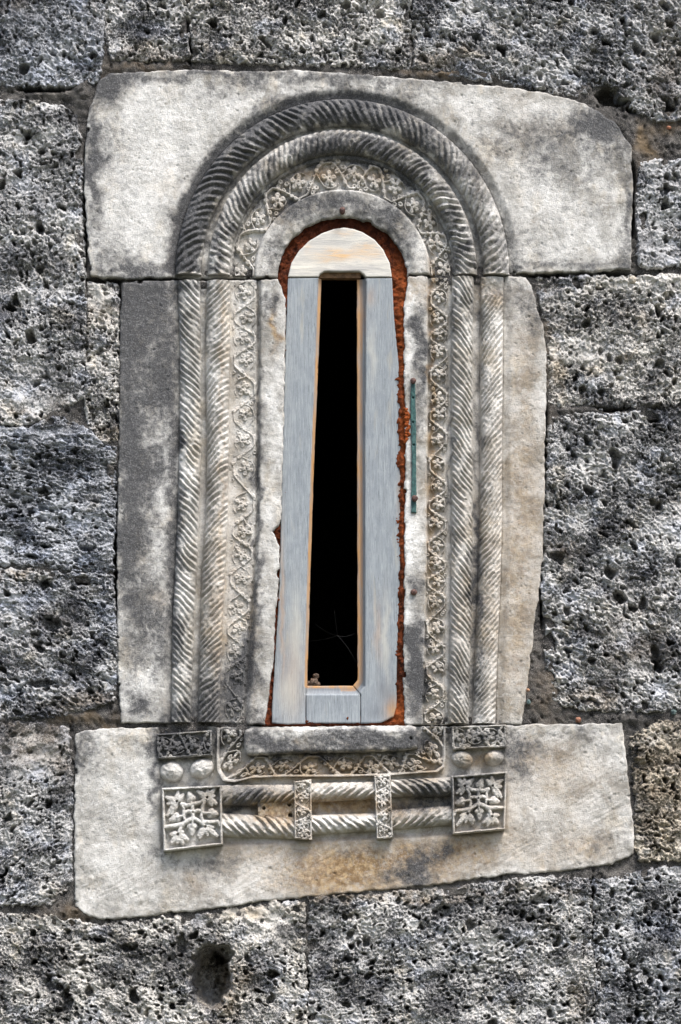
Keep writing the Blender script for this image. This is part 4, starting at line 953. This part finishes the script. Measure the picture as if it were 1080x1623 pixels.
# ------------------------------------------------------------------ pebbles caught in the mortar
for (x, y, hh, rx, ry, a, b_, lab) in ((917, 1141, 1, 4.5, 4.0, (0.20, 0.09, 0.055), (0.30, 0.15, 0.10), 'orange pebble'), (838, 1113, 2, 3.6, 4.0, (0.07, 0.11, 0.11), (0.14, 0.19, 0.18), 'grey green pebble'), (837, 1094, 2, 2.6, 2.4, (0.40, 0.22, 0.13), (0.5, 0.3, 0.2), 'small tan pebble'),
                                       (1068, 1129, 2, 4.6, 4.4, (0.06, 0.09, 0.09), (0.13, 0.17, 0.16), 'dark green pebble'), (1060, 203, 2, 3.6, 3.2, (0.22, 0.09, 0.05), (0.32, 0.15, 0.09), 'orange brick crumb'), (1003, 443, 1, 6, 6, (0.3, 0.26, 0.2), (0.5, 0.46, 0.4), 'rounded pale pebble')):
    o = uv_blob('pebble', x, y, hh, rx, ry, 4, mat_simple('pebble_' + lab.replace(' ', '_'), a, b_, 200), wall, int(x), 0.3, 9); o['label'] = lab

# ------------------------------------------------------------------ the dark interior, debris and cobweb
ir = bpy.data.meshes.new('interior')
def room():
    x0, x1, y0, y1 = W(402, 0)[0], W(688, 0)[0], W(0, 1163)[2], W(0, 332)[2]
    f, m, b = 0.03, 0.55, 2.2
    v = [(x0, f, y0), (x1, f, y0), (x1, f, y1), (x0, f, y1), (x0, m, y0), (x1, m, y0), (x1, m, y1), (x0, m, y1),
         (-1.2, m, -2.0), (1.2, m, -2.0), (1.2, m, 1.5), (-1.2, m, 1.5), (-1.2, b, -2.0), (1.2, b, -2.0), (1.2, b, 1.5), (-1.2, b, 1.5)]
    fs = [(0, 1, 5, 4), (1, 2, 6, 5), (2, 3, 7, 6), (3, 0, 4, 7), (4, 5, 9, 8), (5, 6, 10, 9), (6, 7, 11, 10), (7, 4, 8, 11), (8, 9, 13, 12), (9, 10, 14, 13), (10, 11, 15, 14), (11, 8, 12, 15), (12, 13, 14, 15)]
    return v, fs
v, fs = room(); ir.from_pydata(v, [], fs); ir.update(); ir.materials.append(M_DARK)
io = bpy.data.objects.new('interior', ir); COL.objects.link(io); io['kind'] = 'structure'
M_DEB = mat_simple('brown_debris', (0.05, 0.035, 0.025), (0.16, 0.11, 0.08), 260)
db = thing('debris_lump', 'small brown crumbly lump lying in the bottom left corner of the slot', 'debris', W(497, 1086, -26))
uv_blob('lump', 498, 1080, -26, 7.5, 7, 6, M_DEB, db, 12, 0.5)
uv_blob('lump', 501, 1069, -27, 4.2, 4.8, 4, M_DEB, db, 15, 0.5)
uv_blob('lump', 490, 1081, -27, 4.5, 3.8, 4, M_DEB, db, 18, 0.5)
# cobweb threads
M_WEB = mat_simple('cobweb_silk', (0.05, 0.05, 0.05), (0.07, 0.07, 0.07), 50)
rng = np.random.RandomState(4)
cv, cf = [], []
wv0 = []
def thread(p0, p1, r=0.11):
    b = len(cv); p0 = np.array(p0); p1 = np.array(p1); d = p1 - p0; d /= np.linalg.norm(d)
    a = np.cross(d, (0.2, 0.9, 0.1)); a /= np.linalg.norm(a); c_ = np.cross(d, a)
    for p in (p0, p1):
        for k in range(3):
            cv.append(tuple(p + r * S * (math.cos(k * 2.094) * a + math.sin(k * 2.094) * c_)))
    for k in range(3):
        cf.append((b + k, b + (k + 1) % 3, b + 3 + (k + 1) % 3, b + 3 + k))
ctr = W(535, 1003, -42)
def sag(a, b, dz, n=7):
    a = np.array(a); b = np.array(b); pr = a
    for q in range(1, n + 1):
        t = q / n; p_ = a * (1 - t) + b * t + np.array((0, 0, -dz * S * 4 * t * (1 - t)))
        thread(pr, p_); pr = p_
for (tx, ty, dz) in ((500, 985, 3), (489, 1012, 2), (565, 1046, -4), (563, 1000, 3), (530, 962, 0)):
    sag(ctr, W(tx, ty, -36), dz)
wm_ = bpy.data.meshes.new('cobweb'); wm_.from_pydata(cv, [], cf); wm_.update(); wm_.materials.append(M_WEB)
wb = bpy.data.objects.new('cobweb', wm_); COL.objects.link(wb); wb['label'] = 'faint grey cobweb strung across the dark slot of the window'; wb['category'] = 'cobweb'

# ------------------------------------------------------------------ plain remainder of the wall and the ground outside the picture
def slab():
    X0, X1, Z0, Z1 = -4.5, 4.5, -3.1, 3.2
    x0, x1, z0, z1 = W(-630, 0)[0], W(1710, 0)[0], W(0, 2220)[2], W(0, -550)[2]
    v = []
    for y in (0.012, 0.5):
        v += [(X0, y, Z0), (X1, y, Z0), (X1, y, Z1), (X0, y, Z1), (x0, y, z0), (x1, y, z0), (x1, y, z1), (x0, y, z1)]
    fs = [(0, 1, 5, 4), (1, 2, 6, 5), (2, 3, 7, 6), (3, 0, 4, 7), (0, 8, 9, 1), (1, 9, 10, 2), (2, 10, 11, 3), (3, 11, 8, 0), (4, 5, 13, 12), (5, 6, 14, 13), (6, 7, 15, 14), (7, 4, 12, 15)]
    return [tuple(np.array(p) - root_loc(wall)) for p in v], fs
v, fs = slab(); me = bpy.data.meshes.new('wall_body'); me.from_pydata(v, [], fs); me.update(); me.materials.append(M_TUFA)
o = bpy.data.objects.new('wall_body', me); COL.objects.link(o); o.parent = wall
gm = bpy.data.meshes.new('ground')
gm.from_pydata([(-150, -150, -3.1), (150, -150, -3.1), (150, 150, -3.1), (-150, 150, -3.1)], [], [(0, 1, 2, 3)]); gm.update(); gm.materials.append(M_GROUND)
go = bpy.data.objects.new('ground', gm); COL.objects.link(go); go['kind'] = 'structure'
print('TRIS', sum(len(m.polygons) * 2 for m in bpy.data.meshes))
